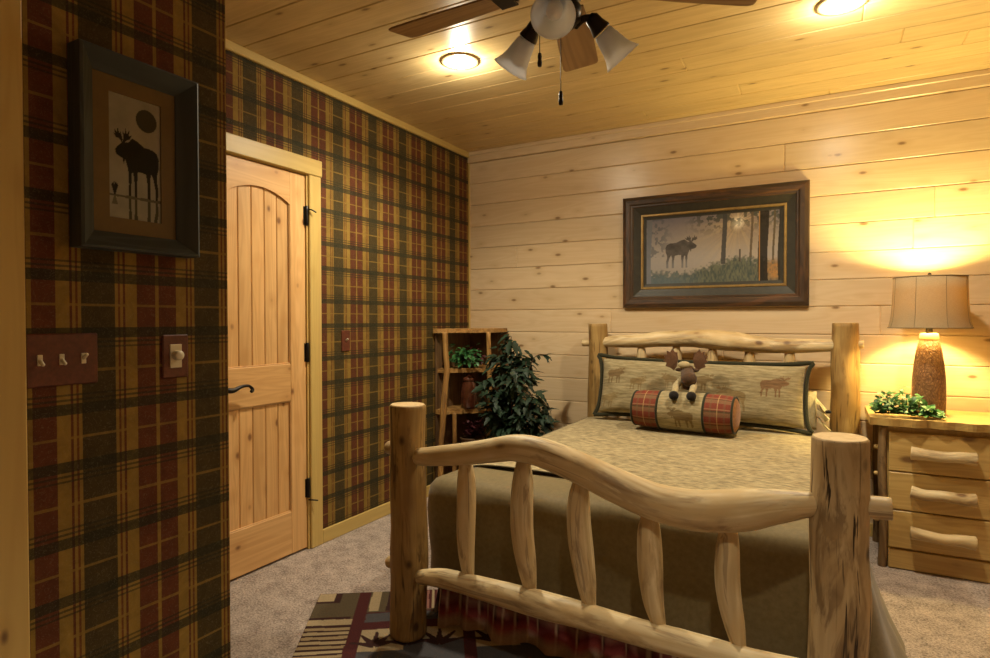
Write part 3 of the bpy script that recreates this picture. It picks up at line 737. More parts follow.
log('headboard_rail', [(1.113, YH, .50), (1.8, YH, .51), (2.57, YH, .50)], [.04, .045, .04], 'flat')
for x in (1.409, 1.635, 1.855, 2.069, 2.287):
    log('headboard_spindle', [(x, YH, 1.10), (x + .003, YH, 1.03), (x, YH, .85), (x, YH, .54)], [.016, .030, .040, .024], 'flat', .05)
mb = MB(); mb.box((1.16, -1.98, .36), (2.44, -.30, .57), .05); mb.build('mattress', M['cream'], bed)

# comforter: rounded-rectangle rings
CX0, CX1, CY0, CY1 = 1.046, 2.505, -1.985, -.27
def comforter():
    mb = MB(); per = []
    rc = .07
    def arc(cx, cy, a0, a1, n):
        for i in range(n + 1):
            a = a0 + (a1 - a0) * i / n; per.append((cx + rc * math.cos(a), cy + rc * math.sin(a), math.cos(a), math.sin(a)))
    nL = 40
    for i in range(nL): per.append((CX0, CY1 + (CY0 + rc - CY1) * i / nL, -1, 0))
    arc(CX0 + rc, CY0 + rc, PI, 1.5 * PI, 10)
    for i in range(1, 50): per.append((CX0 + rc + (CX1 - CX0 - 2 * rc) * i / 50, CY0, 0, -1))
    arc(CX1 - rc, CY0 + rc, 1.5 * PI, 2 * PI, 10)
    for i in range(1, nL + 1): per.append((CX1, CY0 + rc + (CY1 - CY0 - rc) * i / nL, 1, 0))
    nP = len(per); rings = []
    prof = [(-.30, .602), (-.15, .604), (-.06, .604), (0, .597), (.03, .584), (.052, .560), (.062, .52), (.064, .46), (.062, .40), (.062, .34), (.064, .27), (.066, .205)]
    cxm, cym = (CX0 + CX1) / 2, (CY0 + CY1) / 2
    for k, (o, z) in enumerate(prof):
        ring = []
        for i, (x, y, nx, ny) in enumerate(per):
            w = mnoise.noise(Vector((x * 3.1, y * 3.1, z * 2.2))) * .022 * min(1, k / 4) + mnoise.noise(Vector((x * 7 + z * 9, y * 7, z * 5))) * .010 * min(1, k / 4)
            w += math.sin((x * 1.0 + y * .8) * 17 + z * 3) * .006 * max(0, (k - 4)) / 7
            oo = o + w * (1 if k >= 4 else 0)
            z = prof[k][1] - .014 * (1 - abs(ny)) * (k < 6) * (o > -.2) - (.012 if o < -.2 else 0)
            zz = z + (mnoise.noise(Vector((x * 4, y * 4, 3))) * .012 if k in (3, 4, 5) else 0)
            if nx > .3 and k >= 6:                      # the window side hangs to the carpet and flares
                t = (k - 5) / (len(prof) - 6); s = nx
                zf = .012 + (z - .012) * 1.0; zlow = .56 + (.014 - .56) * t
                zz = z + (zlow - z) * s; oo += s * (.055 + .125 * max(0, min(1, (-.45 - y) / 1.0))) * t ** 1.3 + s * .010 * math.sin(y * 23) * t
            yy = max(y + ny * oo, -2.085) if ny < -.5 else y + ny * oo
            ring.append((x + nx * oo, yy, zz))
        rings.append(ring)
    inner = [(cxm + (x - cxm) * .2, cym + (y - cym) * .2, .598) for (x, y, nx, ny) in per]
    rings.insert(0, inner)
    vs = [p for r in rings for p in r]; fs = []
    for k in range(len(rings) - 1):
        for i in range(nP - 1): fs.append((k * nP + i, k * nP + i + 1, (k + 1) * nP + i + 1, (k + 1) * nP + i))
    fs.append(tuple(range(nP)))
    # head end: close to the bottom
    col = [k * nP for k in range(len(rings))]; col2 = [k * nP + nP - 1 for k in range(len(rings))]
    fs.append(tuple(col[::-1] + col2))
    mb.add(vs, fs, None, 0, None, 0, True)
    return mb
cf = comforter().build('comforter', M['comforter']); tag(cf, 'plain olive comforter hanging over the foot and sides of the bed', 'comforter')

# coverlet with piping
QX0, QX1, QY0, QY1 = 1.085, 2.53, -1.775, -.285
def qz(x, y): return .6125 - .016 * max(0, abs(x - (QX0 + QX1) / 2) / ((QX1 - QX0) / 2)) ** 12 - .004 * max(0, (y + 1.2) / -.6) ** 3 + .004 * mnoise.noise(Vector((x * 5, y * 5, 0)))
cv = thing('coverlet', 'khaki woven coverlet with dark piping laid across the top of the bed', 'bedspread', (1.8, -1.0, .61))
mb = MB()
mb.grid(lambda u, v: (QX0 + (QX1 - QX0) * u, QY0 + (QY1 - QY0) * v, qz(QX0 + (QX1 - QX0) * u, QY0 + (QY1 - QY0) * v) + .006), 50, 50)
mb.build('woven_top', M['coverlet'], cv)
mb = MB(); pp = []
for i in range(31): pp.append((QX0, QY1 + (QY0 - QY1) * i / 30))
for i in range(1, 31): pp.append((QX0 + (QX1 - QX0) * i / 30, QY0))
for i in range(1, 31): pp.append((QX1, QY0 + (QY1 - QY0) * i / 30))
mb.tube([(x, y, qz(x, y) + .005) for x, y in pp], [.0036] * len(pp), 8, len(pp) * 2, wob=0); mb.build('piping', M['piping_dark'], cv)

# bed skirt
mb = MB()
def skirt_seg(p0, p1, n):
    d = Vector(p1) - Vector(p0); ln = d.length; d /= ln; nr = Vector((d.y, -d.x, 0)); nz = 10
    vs = []; cs = []; fs = []; arc = 0
    for i in range(n + 1):
        s = ln * i / n; arc = s * 1.8
        for k in range(nz + 1):
            t = k / nz; z = .30 - .288 * t
            w = (math.sin(s * 46 + 2 * math.sin(s * 9)) * .020 + math.sin(s * 23 + 1) * .016) * (.25 + .75 * t) + .035 * t
            p = Vector(p0) + d * s + nr * w; p.z = z - .004 * math.sin(s * 46); vs.append(p)
            f = (arc * 6.5) % 1.0; c = L((.135, .022, .022))
            if f < .10: c = L((.42, .29, .19))
            elif f < .2: c = L((.05, .010, .010))
            elif .5 < f < .54: c = L((.40, .26, .17))
            h_ = (z * 8.0) % 1.0
            if z < .085: c = c * .3 + L((.50, .36, .25)) * .7 if z < .045 else c * .35 + L((.36, .075, .07)) * .65
            elif h_ < .10: c = c * .6 + L((.30, .2, .13)) * .4
            cs.append(tuple(c))
    for i in range(n):
        for k in range(nz):
            a = i * (nz + 1) + k; fs.append((a, a + nz + 1, a + nz + 2, a + 1))
    mb.add(vs, fs, None, 0, cs, 0, True)
skirt_seg((1.10, -.35, 0), (1.10, -1.99, 0), 150); skirt_seg((1.095, -2.005, 0), (2.46, -2.005, 0), 190)
tag(mb.build('bed_skirt', M['skirt']), 'gathered dark red plaid skirt under the foot of the bed', 'bed skirt')

# ------------------------------------------------------------------ pillows
def cushion(c, wv, hv, nvec, hw, hh, T, nu, nv, colf=None, ex=.42):
    """puffed rectangular cushion; returns builder with front and back"""
    mb = MB(); c = Vector(c)
    def f(u, v, side):
        s, t = 2 * u - 1, 2 * v - 1
        th = T * max(0, (1 - abs(s) ** 5)) ** ex * max(0, (1 - abs(t) ** 4)) ** ex
        pin = 1 - .035 * (1 - t * t) if abs(s) > .0 else 1
        th += .004 * mnoise.noise(Vector((s * 6, t * 3, side)))
        return c + wv * (s * hw * (1 - .02 * (1 - t * t))) + hv * (t * hh * (1 - .05 * (1 - s * s))) + nvec * (side * th)
    mb.grid(lambda u, v: f(u, v, 1), nu, nv, col=colf, grain=lambda u, v: (u * hw * 2, 0, v * hh * 2))
    mb.grid(lambda u, v: f(u, v, -1), 40, 16, grain=lambda u, v: (u * hw * 2, 0, v * hh * 2), flip=True)
    return mb, f
sc_ = Vector((1.795, -.345, .8275)); wv = Vector((1, .012, -.012)).normalized(); hv0 = Vector((0, .22, 1)).normalized(); nv_ = wv.cross(hv0) * 1.0
if nv_.y > 0: nv_ = -nv_
hv0 = nv_.cross(wv); hv0 = hv0 if hv0.z > 0 else -hv0
nu, nv2 = 300, 96; hw, hh = .585, .172
U, V = np.meshgrid(np.linspace(0, 1, nu + 1), np.linspace(0, 1, nv2 + 1)); X = U * hw * 2; Y = V * hh * 2
C = np.ones((nv2 + 1, nu + 1, 3)) * (.86 + .22 * vnoise(X * 3, Y * 16, 6, 3))[..., None]
for (cx, cy, w, h_, fl_, m_) in ((.10, .185, .12, .105, True, (.55, .42, .32)), (.245, .15, .11, .09, True, (.72, .60, .46)), (.44, .17, .10, .10, False, (.62, .50, .38)), (.62, .165, .15, .11, True, (.62, .50, .38)), (.80, .06, .17, .15, False, (.66, .54, .40)), (1.02, .155, .16, .125, True, (.58, .36, .30)), (.06, .03, .13, .1, True, (.8, .7, .55)), (.35, .03, .15, .12, False, (.7, .6, .45))):
    C = mixa(C, moose_mask(X, Y, cx, cy, w, h_, fl_) * .85, m_)
sham = thing('moose_sham', 'long tan moose tapestry pillow with dark green border along the headboard', 'pillow', tuple(sc_))
mb, ff = cushion(sc_, wv, hv0, nv_, hw, hh, .075, nu, nv2, lambda u, v: C[int(round(v * nv2)), int(round(u * nu))]); mb.build('cover', M['sham'], sham)
mb = MB(); pp = []
for i in range(80):
    a = i / 80 * 4; k = int(a); t = a - k
    s, tt = [(-1 + 2 * t, -1), (1, -1 + 2 * t), (1 - 2 * t, 1), (-1, 1 - 2 * t)][k]
    cornr = (abs(s) * abs(tt)) ** 6
    pp.append(sc_ + wv * (s * (hw * (1 - .02 * (1 - tt * tt)) + .012 + .020 * cornr)) + hv0 * (tt * (hh * (1 - .05 * (1 - s * s)) + .008 + .014 * cornr)))
pp.append(pp[0]); mb.tube(pp, [.012] * len(pp), 10, 240, wob=.1); mb.build('border', M['sham_green'], sham)

# cream ruffled pillow behind the sham
cp = thing('ruffled_pillow', 'small cream ruffled pillow with dark button wedged by the headboard post', 'pillow', (2.40, -.235, .74))
mb, f2 = cushion((2.335, -.222, .735), Vector((1, .15, 0)).normalized(), Vector((0, .06, 1)).normalized(), Vector((.15, -1, .06)).normalized(), .10, .11, .026, 30, 24); mb.build('cover', M['cream'], cp)
mb = MB()
for (z0, z1, x0, x1) in ((.80, .735, 2.42, 2.462), (.745, .69, 2.425, 2.475), (.69, .632, 2.43, 2.49)):
    mb.grid(lambda u, v: (x0 + .012 + (x1 - x0) * v + .012 * math.sin(u * 19 + z0 * 40) * v, -.222 - .06 * u + .015 * math.sin(u * 14) * v, z0 + (z1 - z0) * v + .010 * math.sin(u * 17)), 24, 6)
mb.build('ruffle', M['cream'], cp)
mb = MB(); mb.ball((2.490, -.285, .742), (.016, .012, .010)); mb.build('button', M['hoof'], cp)

# bolster
bo = thing('bolster_pillow', 'round bolster with red plaid ends and a moose panel in front of the long pillow', 'pillow', (1.79, -.565, .625))
A0, A1 = Vector((1.506, -.580, .737)), Vector((2.052, -.622, .737)); axv = (A1 - A0).normalized(); bl_ = (A1 - A0).length; BR_ = .108
up = Vector((0, 0, 1)); sd = axv.cross(up).normalized()   # points to the viewer
if sd.y > 0: sd = -sd
def bsurf(s, a, r): return A0 + axv * s + up * (math.sin(a) * r) + sd * (math.cos(a) * r)
def rad(s): t = s / bl_; return BR_ * (1 - .10 * abs(2 * t - 1) ** 8)
def section(name, s0, s1, m, colf, ns, na):
    mb = MB(); mb.grid(lambda u, v: bsurf(s0 + (s1 - s0) * u, 2 * PI * v, rad(s0 + (s1 - s0) * u) * (1 + .015 * mnoise.noise(Vector((u * 4, v * 9, s0 * 9))))), ns, na, col=colf, grain=lambda u, v: ((s0 + (s1 - s0) * u), 0, v * 2 * PI * BR_))
    return mb.build(name, m, bo)
NS, NA = 60, 160
Ug, Vg = np.meshgrid(np.linspace(0, 1, NS + 1), np.linspace(0, 1, NA + 1)); w_ = .248
ang = np.where(Vg > .5, Vg - 1, Vg) * 2 * PI * BR_
Cc = np.ones((NA + 1, NS + 1, 3)) * (.95 + .2 * vnoise(Ug, Vg * 12, 9, 2))[..., None]
Cc = mixa(Cc, moose_mask(Ug * w_, ang, .135, -.085, .15, .125, False) * .85, (.50, .40, .28))
section('center_panel', .150, .398, M['sham'], lambda u, v: Cc[int(round(v * NA)), int(round(u * NS))], NS, NA)
def plaid_c(u, v):
    c = L((.20, .050, .030)); f = (v * 9) % 1; g = (u * 2.0 + .5) % 1
    if f < .30: c = c * .55 + L((.19, .145, .075)) * .55
    elif f < .40: c = L((.10, .06, .03))
    if .47 < f < .53: c = c * .6 + L((.5, .36, .18)) * .4
    if abs(g - .5) < .035: c = c * .45 + L((.62, .46, .20)) * .55
    elif abs(g - .5) > .42: c = c * .7 + L((.12, .1, .05)) * .4
    return tuple(c)
section('plaid_panel', .0, .146, M['bolster_plaid'], plaid_c, 40, 140); section('plaid_panel', .404, bl_, M['bolster_plaid'], plaid_c, 40, 140)
for s, e in ((.148, 0), (.401, 0), (.0, 1), (bl_, 1)):
    mb = MB(); r = rad(s); mb.tube([bsurf(s, 2 * PI * i / 40, r) for i in range(41)], [.0065] * 41, 8, 80, wob=0); mb.build('piping', M['sham_green'], bo)
for s, sg in ((0, -1), (bl_, 1)):
    mb = MB(); r = rad(s) - .002
    mb.lathe([(r, 0), (r * .8, .012), (r * .4, .018), (0, .016)], A0 + axv * s, 32, axv * sg, cap=False); mb.build('end_cap', fabric('rust_end', (.20, .085, .025), (.32, .15, .045), (60, 60, 60)) if sg == 1 else bpy.data.materials['rust_end'] if 'rust_end' in bpy.data.materials else M['cream'], bo)

# plush moose leaning over the bolster
pm_ = thing('plush_moose', 'brown plush moose toy with felt antlers resting its black hooves on the bolster', 'soft toy', (1.79, -.48, .84))
mb = MB()
mb.ball((1.775, -.490, .960), (.040, .034, .034))                       # skull
mb.tube([(1.778, -.505, .950), (1.790, -.545, .930), (1.800, -.572, .915)], [.036, .040, .044], 16, wob=.03, cap='round')   # long muzzle
mb.tube([(1.775, -.490, .95), (1.775, -.485, .91), (1.78, -.482, .872)], [.030, .036, .034], 14, wob=.03, cap='round')  # neck and chest
mb.build('body', M['moose_brown'], pm_)
mb = MB(); mb.ball((1.764, -.520, .992), (.036, .024, .022)); mb.build('forelock', M['moose_tan'], pm_)
for sx in (-1, 1):
    cx = 1.775 + (sx * .078 if sx > 0 else -.094)
    polyA = [(0, -.055), (.020, -.040), (.046, -.030), (.040, -.010), (.060, .0), (.046, .014), (.058, .034), (.038, .036), (.040, .060), (.022, .050), (.010, .072), (-.004, .052), (-.018, .050), (-.024, .010), (-.016, -.030)]
    mb = MB(); mb.prism([(a * sx, b) for a, b in polyA], (-.006, .006), lambda a, b, t: (cx + a - sx * .02, -.492 + t - abs(a) * .3, 1.012 + b)); mb.build('antler', M['moose_antler'], pm_)
    mb = MB(); mb.ball((1.775 + sx * .045, -.498, .962), (.022, .008, .011)); mb.build('ear', M['moose_brown'], pm_)
    mb = MB(); mb.ball((1.781 + sx * .018, -.533, .968), .0055); mb.build('eye', M['hoof'], pm_)
    hx, hz_, hy_ = (1.743, .834, -.694) if sx < 0 else (1.838, .836, -.701)
    mb = MB(); mb.tube([(1.775 + sx * .03, -.495, .905), (1.775 + sx * .048, -.56, .873), (hx - .002, hy_ + .045, hz_ + .030), (hx, hy_ + .012, hz_ + .008)], [.020, .020, .018, .018], 12, wob=.03); am = mb.build('foreleg', M['moose_tan'], pm_)
    mb = MB(); mb.ball((hx, hy_, hz_), (.027, .026, .026)); mb.build('hoof', M['hoof'], am)

# ------------------------------------------------------------------ nightstand
ns = thing('log_nightstand', 'pine three-drawer nightstand with bark log legs and branch handles', 'nightstand', (2.99, -.27, 0))
nx0, nx1, ny0, ny1 = 2.716, 3.262, -.470, -.055
mb = MB(); mb.box((nx0 + .03, ny0 + .012, .09), (nx1 - .03, ny1, .712), .003, 2); mb.build('carcass', M['night'], ns)
mb = MB(); n = 40
edge = [(nx0 - .042 + (nx1 - nx0 + .084) * i / n, ny0 - .042 + .007 * math.sin(i * .9) + .006 * math.sin(i * .37 + 1)) for i in range(n + 1)]
poly = edge + [(nx1 + .042, -.03), (nx0 - .042, -.03)]
mb.prism(poly, (.720, .758), lambda a, b, t: (a, b + (.006 if t < .73 else 0), t), grain=lambda a, b, t: (b, t, a)); mb.build('top_slab', M['night'], ns)
for x in (nx0 + .018, nx1 - .018):
    for y in (ny0 + .008, ny1 - .02):
        log('leg', [(x, y, 0.0), (x + .004, y, .25), (x - .004, y, .5), (x, y, .712)], [.021, .020, .019, .020], 'flat', .10, parent=ns, mats=[M['leg'], M['endgrain']])
for z in (.465, .23, .60):
    log('side_rung', [(nx0 - .012, ny0 + .03, z), (nx0 + .012, ny0 + .03, z)], [.011, .011], 'round', .02, parent=ns, mats=[M['night'], M['endgrain']])
def handle(dr, z, b):
    log('drawer_handle', [(2.848, ny0 - .040, z + .004), (2.90, ny0 - .046, z + b * .6), (2.975, ny0 - .048, z - b * .6), (3.04, ny0 - .046, z + b * .3), (3.098, ny0 - .040, z - .002)], [.033, .028, .026, .028, .033], 'flat', .08, parent=dr)
    for x in (2.89, 3.055):
        mb = MB(); mb.tube([(x, ny0 - .012, z), (x, ny0 - .038, z)], [.008, .008], 8, 2, wob=0); mb.build('handle_post', M['night'], dr)
for z0, z1, zh, b in ((.494, .690, .592, .003), (.302, .488, .398, -.004), (.110, .296, .196, .005)):
    mb = MB(); mb.box((nx0 + .042, ny0 - .012, z0), (nx1 - .042, ny0 + .012, z1), .004, 0); dr = mb.build('drawer', M['night'], ns); handle(dr, zh, b)
mb = MB(); mb.box((nx0 + .042, ny0 - .006, .004), (nx1 - .042, ny0 + .014, .100), .003, 0); mb.build('bottom_rail', M['night'], ns)

# lamp
lx, ly, lz = 2.944, -.27, .7585
lp = thing('table_lamp', 'carved brown trunk table lamp with a linen drum shade on the nightstand', 'lamp', (lx, ly, lz))
mb = MB(); mb.lathe([(0, 0), (.070, 0), (.073, .008), (.074, .10), (.072, .19), (.066, .26), (.056, .33), (.044, .385), (.036, .388), (0, .388)], (lx, ly, lz), 40); mb.build('base', M['bark_lamp'], lp)
mb = MB(); mb.lathe([(0, .386), (.043, .386), (.044, .392), (.040, .418), (.034, .422), (0, .422)], (lx, ly, lz), 32); mb.build('collar', M['bisque'], lp)
mb = MB(); mb.lathe([(.012, .42), (.016, .424), (.016, .47), (.010, .474), (.010, .49), (0, .49)], (lx, ly, lz), 20)
for s in (-1, 1): mb.tube([(lx + s * .012, ly, lz + .46), (lx + s * .062, ly, lz + .54), (lx + s * .055, ly, lz + .64), (lx, ly, lz + .712)], [.0022] * 4, 6, wob=0)
mb.build('harp', M['bronze'], lp)
def shade_prof(): return [(.180, .450), (.1735, .472), (.167, .51), (.163, .57), (.160, .64), (.158, .710)]
mb = MB(); pr = shade_prof(); mb.lathe(pr + [(r - .002, h) for r, h in pr[::-1]], (lx, ly, lz), 64, cap=False); sh = mb.build('lamp_shade', M['shade'], lp)
mb = MB()
for k in range(8):
    a = 2 * PI * (k + .40) / 8; mb.tube([(lx + math.cos(a) * (r + .0006), ly + math.sin(a) * (r + .0006), lz + h) for r, h in pr], [.0012] * len(pr), 6, wob=0)
for r, h in ((.180, .450), (.158, .710)): mb.tube([(lx + math.cos(2 * PI * i / 48) * r, ly + math.sin(2 * PI * i / 48) * r, lz + h) for i in range(49)], [.0025] * 49, 6, 96, wob=0)
for k in range(3):
    a = 2 * PI * k / 3; mb.tube([(lx, ly, lz + .710), (lx + math.cos(a) * .157, ly + math.sin(a) * .157, lz + .708)], [.0018, .0018], 6, 2, wob=0)
mb.build('seams', plain('shade_seam', (.20, .15, .08), .9), sh)
mb = MB(); mb.lathe([(0, .708), (.006, .710), (.004, .716), (.009, .724), (.006, .733), (0, .735)], (lx, ly, lz), 16); mb.build('finial', M['bronze'], lp)
mb = MB(); mb.lathe([(.013, .488), (.013, .500), (.022, .520), (.030, .545), (.028, .565), (.016, .582), (0, .588)], (lx, ly, lz), 20); mb.build('bulb', emit('lamp_bulb', (1, .72, .34), 25), lp)
light('lamp_light', 'POINT', (lx, ly, lz + .61), 76, (1, .76, .28), shadow_soft_size=.045)

# ------------------------------------------------------------------ plants
def leafset(mb, items, mi=0, fold=.25, lobes=False):
    for (p, d, n, ln, w) in items:
        d = d.normalized(); s = d.cross(n)
        if s.length < 1e-4: s = d.cross(Vector((1, 0, 0)))
        s.normalize(); n = s.cross(d).normalized()
        prof = [(0, .05), (.22, .62), (.45, .95), (.68, .74), (.86, .38), (1, .02)] if not lobes else [(0, .08), (.12, .75), (.25, .95), (.38, .55), (.52, .80), (.66, .40), (.8, .42), (1, .02)]
        mid = []; lf = []; rt = []
        for (t, k) in prof:
            c = p + d * (ln * t) - n * (ln * .22 * t * t); mid.append(c)
            lf.append(c + s * (w * k) + n * (w * k * fold)); rt.append(c - s * (w * k) + n * (w * k * fold))
        m = len(prof); vs = mid + lf + rt; fs = []
        for i in range(m - 1): fs += [(i, i + 1, m + i + 1, m + i), (i + 1, i, 2 * m + i, 2 * m + i + 1)]
        mb.add(vs, fs, None, 0, None, mi, True)
def rv(r): return Vector((r.uniform(-1, 1), r.uniform(-1, 1), r.uniform(-1, 1)))
# tall artificial tree
r = random.Random(3); tx, ty = .585, -.40
tree = thing('potted_tree', 'tall dark leafy potted tree in the corner beside the log shelf', 'plant', (tx, ty, 0))
mb = MB(); mb.lathe([(0, .0), (.095, 0), (.105, .02), (.130, .22), (.138, .25), (.126, .25), (.118, .235), (0, .235)], (tx, ty, 0), 32); mb.build('pot', M['pot'], tree)
mb = MB(); stems = []
stem_dirs = [(-.10, .0, 1.0), (-.02, .03, 1.10), (.10, .02, .93), (.05, -.10, .88), (-.16, -.06, .78), (.18, -.05, .72), (.02, .08, .98), (.22, .06, .60), (-.08, -.14, .70)]
for k, (dx, dy, h_) in enumerate(stem_dirs):
    p = [Vector((tx, ty, .22)), Vector((tx + dx * .3, ty + dy * .3, .22 + (h_ - .22) * .45)), Vector((tx + dx * .75, ty + dy * .75, .22 + (h_ - .22) * .8)), Vector((tx + dx, ty + dy, h_ + .04))]
    stems.append(p); mb.tube(p, [.009, .007, .005, .003], 7, wob=0)
# the airy side branch
sb = [Vector((tx + .08, ty, .80)), Vector((tx + .14, ty + .01, .95)), Vector((tx + .17, ty + .04, 1.01)), Vector((tx + .235, ty + .07, 1.015))]
mb.tube(sb, [.004, .003, .0025, .002], 6, wob=0); mb.build('stems', M['stem'], tree)
items = []
for p in stems:
    for k in range(85):
        t = r.uniform(.08, 1) ** .8; i = min(int(t * 3), 2); u = t * 3 - i; c = p[i].lerp(p[i + 1], u)
        d = rv(r); d.z = r.uniform(-.75, .25); d.normalize()
        sp = r.uniform(.0, .115) * (1.15 - .8 * t); c = c + Vector((d.x, d.y, 0)) * sp + Vector((0, 0, r.uniform(-.03, .05)))
        items.append((c, d, Vector((r.uniform(-.4, .4), r.uniform(-.7, .1), 1)), r.uniform(.075, .12), r.uniform(.020, .032)))
for k in range(16):
    i = r.randint(1, 2); c = sb[i].lerp(sb[i + 1], r.random()); d = Vector((r.uniform(.2, 1), r.uniform(-.6, .4), r.uniform(-.6, .2))); items.append((c, d, Vector((0, 0, 1)), r.uniform(.05, .07), .015))
def clear_of(q):
    e = q[0] + q[1].normalized() * q[3]
    for c in (q[0], e):
        if c.y > -.045 or c.x < .1: return False
        if c.x - c.y < .70 and c.x < .40: return False
    return True
items = [it for it in items if clear_of(it)]
mb = MB(); leafset(mb, items, lobes=True); mb.build('foliage', M['leaf_dark'], tree)

# ivy sprig on the nightstand
r = random.Random(5)
iv = thing('ivy_garland', 'low clump of green ivy leaves at the lamp foot on the nightstand', 'plant', (2.83, -.42, .76))
mb = MB(); mb.tube([(2.70, -.425, .772), (2.78, -.44, .778), (2.86, -.42, .775), (2.97, -.43, .772)], [.005] * 4, 7, wob=.1); mb.build('stem', M['stem'], iv)
items = []
for k in range(330):
    s = r.random(); c = Vector((2.690 + .285 * s, -.42 + r.gauss(0, .030), .772 + abs(r.gauss(0, .050)) * (1 - .7 * abs(2 * s - .80) ** 2)))
    c.y = min(max(c.y, -.487), -.37)
    d = Vector((r.uniform(-1, 1), r.uniform(-1, .5), r.uniform(-.15, .9))); items.append((c, d, Vector((r.uniform(-.6, .6), -.5, 1)), r.uniform(.024, .040), r.uniform(.010, .016)))
items = [it for it in items if (it[0] + it[1].normalized() * it[3]).z > .768 and ((it[0] + it[1].normalized() * it[3]).xy - Vector((lx, ly))).length > .085]
mb = MB(); leafset(mb, items); mb.build('foliage', M['leaf'], iv)

# ------------------------------------------------------------------ corner log shelf
cs = thing('corner_log_shelf', 'tall rustic corner shelf with crooked log posts and live-edge shelves', 'shelf', (.15, -.15, 0))
def slab(name, z, th, a, b, wavy=.008, tip=0):
    """quarter slab filling the corner; front edge from (x a) on the left wall side to the back-wall side b"""
    n = 18; fr = []
    for i in range(n + 1):
        t = i / n; x = a[0] + (b[0] - a[0]) * t; y = a[1] + (b[1] - a[1]) * t; w = wavy * (math.sin(i * 1.3 + z * 9) + .6 * math.sin(i * 2.9)); fr.append((x + w * .7, y - w * .7))
    poly = fr + [(b[0], -.02), (.022, -.02), (.022, a[1])]
    mb = MB(); mb.prism(poly, (z - th, z), lambda p, q, t: (p, q, t), grain=lambda p, q, t: (t * 3, (p + q) * .7, (p - q))); return mb.build(name, M['shelfwood'], cs)
slab('top_slab', 1.192, .030, (.058, -.530), (.350, -.235), .006)
slab('shelf', .905, .030, (.100, -.480), (.335, -.240)); slab('shelf', .612, .034, (.075, -.505), (.335, -.240)); slab('shelf', .30, .034, (.05, -.53), (.36, -.22)); slab('shelf', .05, .03, (.05, -.53), (.36, -.22))
SM = [M['shelfwood'], M['endgrain']]
log('post', [(.082, -.530, 0), (.080, -.526, .30), (.086, -.512, .50), (.090, -.504, .62), (.098, -.490, .80), (.105, -.480, .90), (.098, -.487, 1.03), (.095, -.490, 1.162)], [.022, .020, .020, .023, .022, .021, .019, .021], 'flat', .10, parent=cs, mats=SM)
log('post', [(.325, -.268, 0), (.323, -.264, .4), (.330, -.258, .7), (.323, -.264, 1.162)], [.018, .018, .017, .016], 'flat', .10, parent=cs, mats=SM)
log('post', [(.135, -.44, .0), (.140, -.435, .3), (.135, -.43, .582)], [.016, .016, .015], 'flat', .10, parent=cs, mats=SM)
mb = MB(); mb.box((.016, -.50, .05), (.024, -.02, 1.165), .001, 2); mb.box((.016, -.024, .08), (.36, -.016, 1.165), .001, 2); mb.build('back_panel', M['shelfback'], cs)
# things on the shelf
r = random.Random(11)
pi_ = thing('potted_ivy', 'trailing green ivy with a white blossom on the upper corner shelf', 'plant', (.165, -.315, .905))
mb = MB(); mb.lathe([(0, 0), (.040, 0), (.052, .07), (.056, .085), (.05, .085), (.046, .075), (0, .075)], (.185, -.315, .906), 24); mb.build('pot', M['pot'], pi_)
items = []; reds = []
for k in range(230):
    a = r.uniform(0, 2 * PI); rr = abs(r.gauss(.05, .035)); c = Vector((.165 + rr * math.cos(a) * 1.0, -.345 + rr * math.sin(a), .965 + r.gauss(.02, .032)))
    c.x -= .0; d = Vector((math.cos(a), math.sin(a) - .4, r.uniform(-.8, .7)))
    if (c + d.normalized() * .05).x < .04 or c.z < .922 or (c + d.normalized() * .05).z < .915: continue
    e_ = c + d.normalized() * .05
    if any((q.xy - Vector(pp_)).length < .036 for q in (c, e_, (c + e_) / 2) for pp_ in ((.098, -.487), (.323, -.264))) or max(c.y, e_.y) > -.03: continue
    items.append((c, d, Vector((r.uniform(-.5, .5), -.3, 1)), r.uniform(.032, .055), r.uniform(.011, .018)))
for k in range(40):
    c = Vector((.265 + r.gauss(0, .028), -.255 + r.gauss(0, .022), .985 + r.gauss(0, .035))); reds.append((c, Vector((r.uniform(-.5, 1), r.uniform(-1, .0), r.uniform(-1, .4))), Vector((0, -.5, 1)), r.uniform(.03, .05), .010))
mb = MB(); leafset(mb, items); mb.build('foliage', M['leaf_ivy'], pi_)
mb = MB(); leafset(mb, [q for q in reds if q[0].z > .96 and ((q[0] + q[1].normalized() * .05).xy - Vector((.323, -.264))).length > .032 and (q[0].xy - Vector((.323, -.264))).length > .032 and (q[0] + q[1].normalized() * .05).z > .92]); mb.build('red_leaves', M['leaf_red'], pi_)
mb = MB(); items = []
for k in range(7):
    a = 2 * PI * k / 7; items.append((Vector((.268, -.298, .921)), Vector((math.cos(a), math.sin(a), .5)), Vector((0, 0, 1)), .022, .009))
leafset(mb, items); mb.ball((.268, -.298, .924), .009); mb.build('blossom', M['white_petal'], pi_)
jr = thing('glazed_jar', 'shiny reddish brown jar on the middle corner shelf', 'jar', (.20, -.33, .613))
mb = MB(); mb.lathe([(0, 0), (.052, 0), (.058, .02), (.062, .08), (.060, .14), (.050, .175), (.040, .19), (.040, .20)], (.20, -.335, .613), 32); mb.build('body', plain('jar_glaze', (.075, .022, .011), .1, spec=.8, var=.3), jr)
mb = MB(); mb.lathe([(.044, .20), (.046, .206), (.040, .222), (.015, .232), (.012, .245), (0, .248)], (.20, -.335, .613), 28); mb.build('lid', plain('jar_lid', (.10, .03, .016), .2, var=.3), jr)
dk = thing('dried_arrangement', 'dark red dried foliage in a basket on the low corner shelf', 'plant', (.21, -.34, .30))
mb = MB()
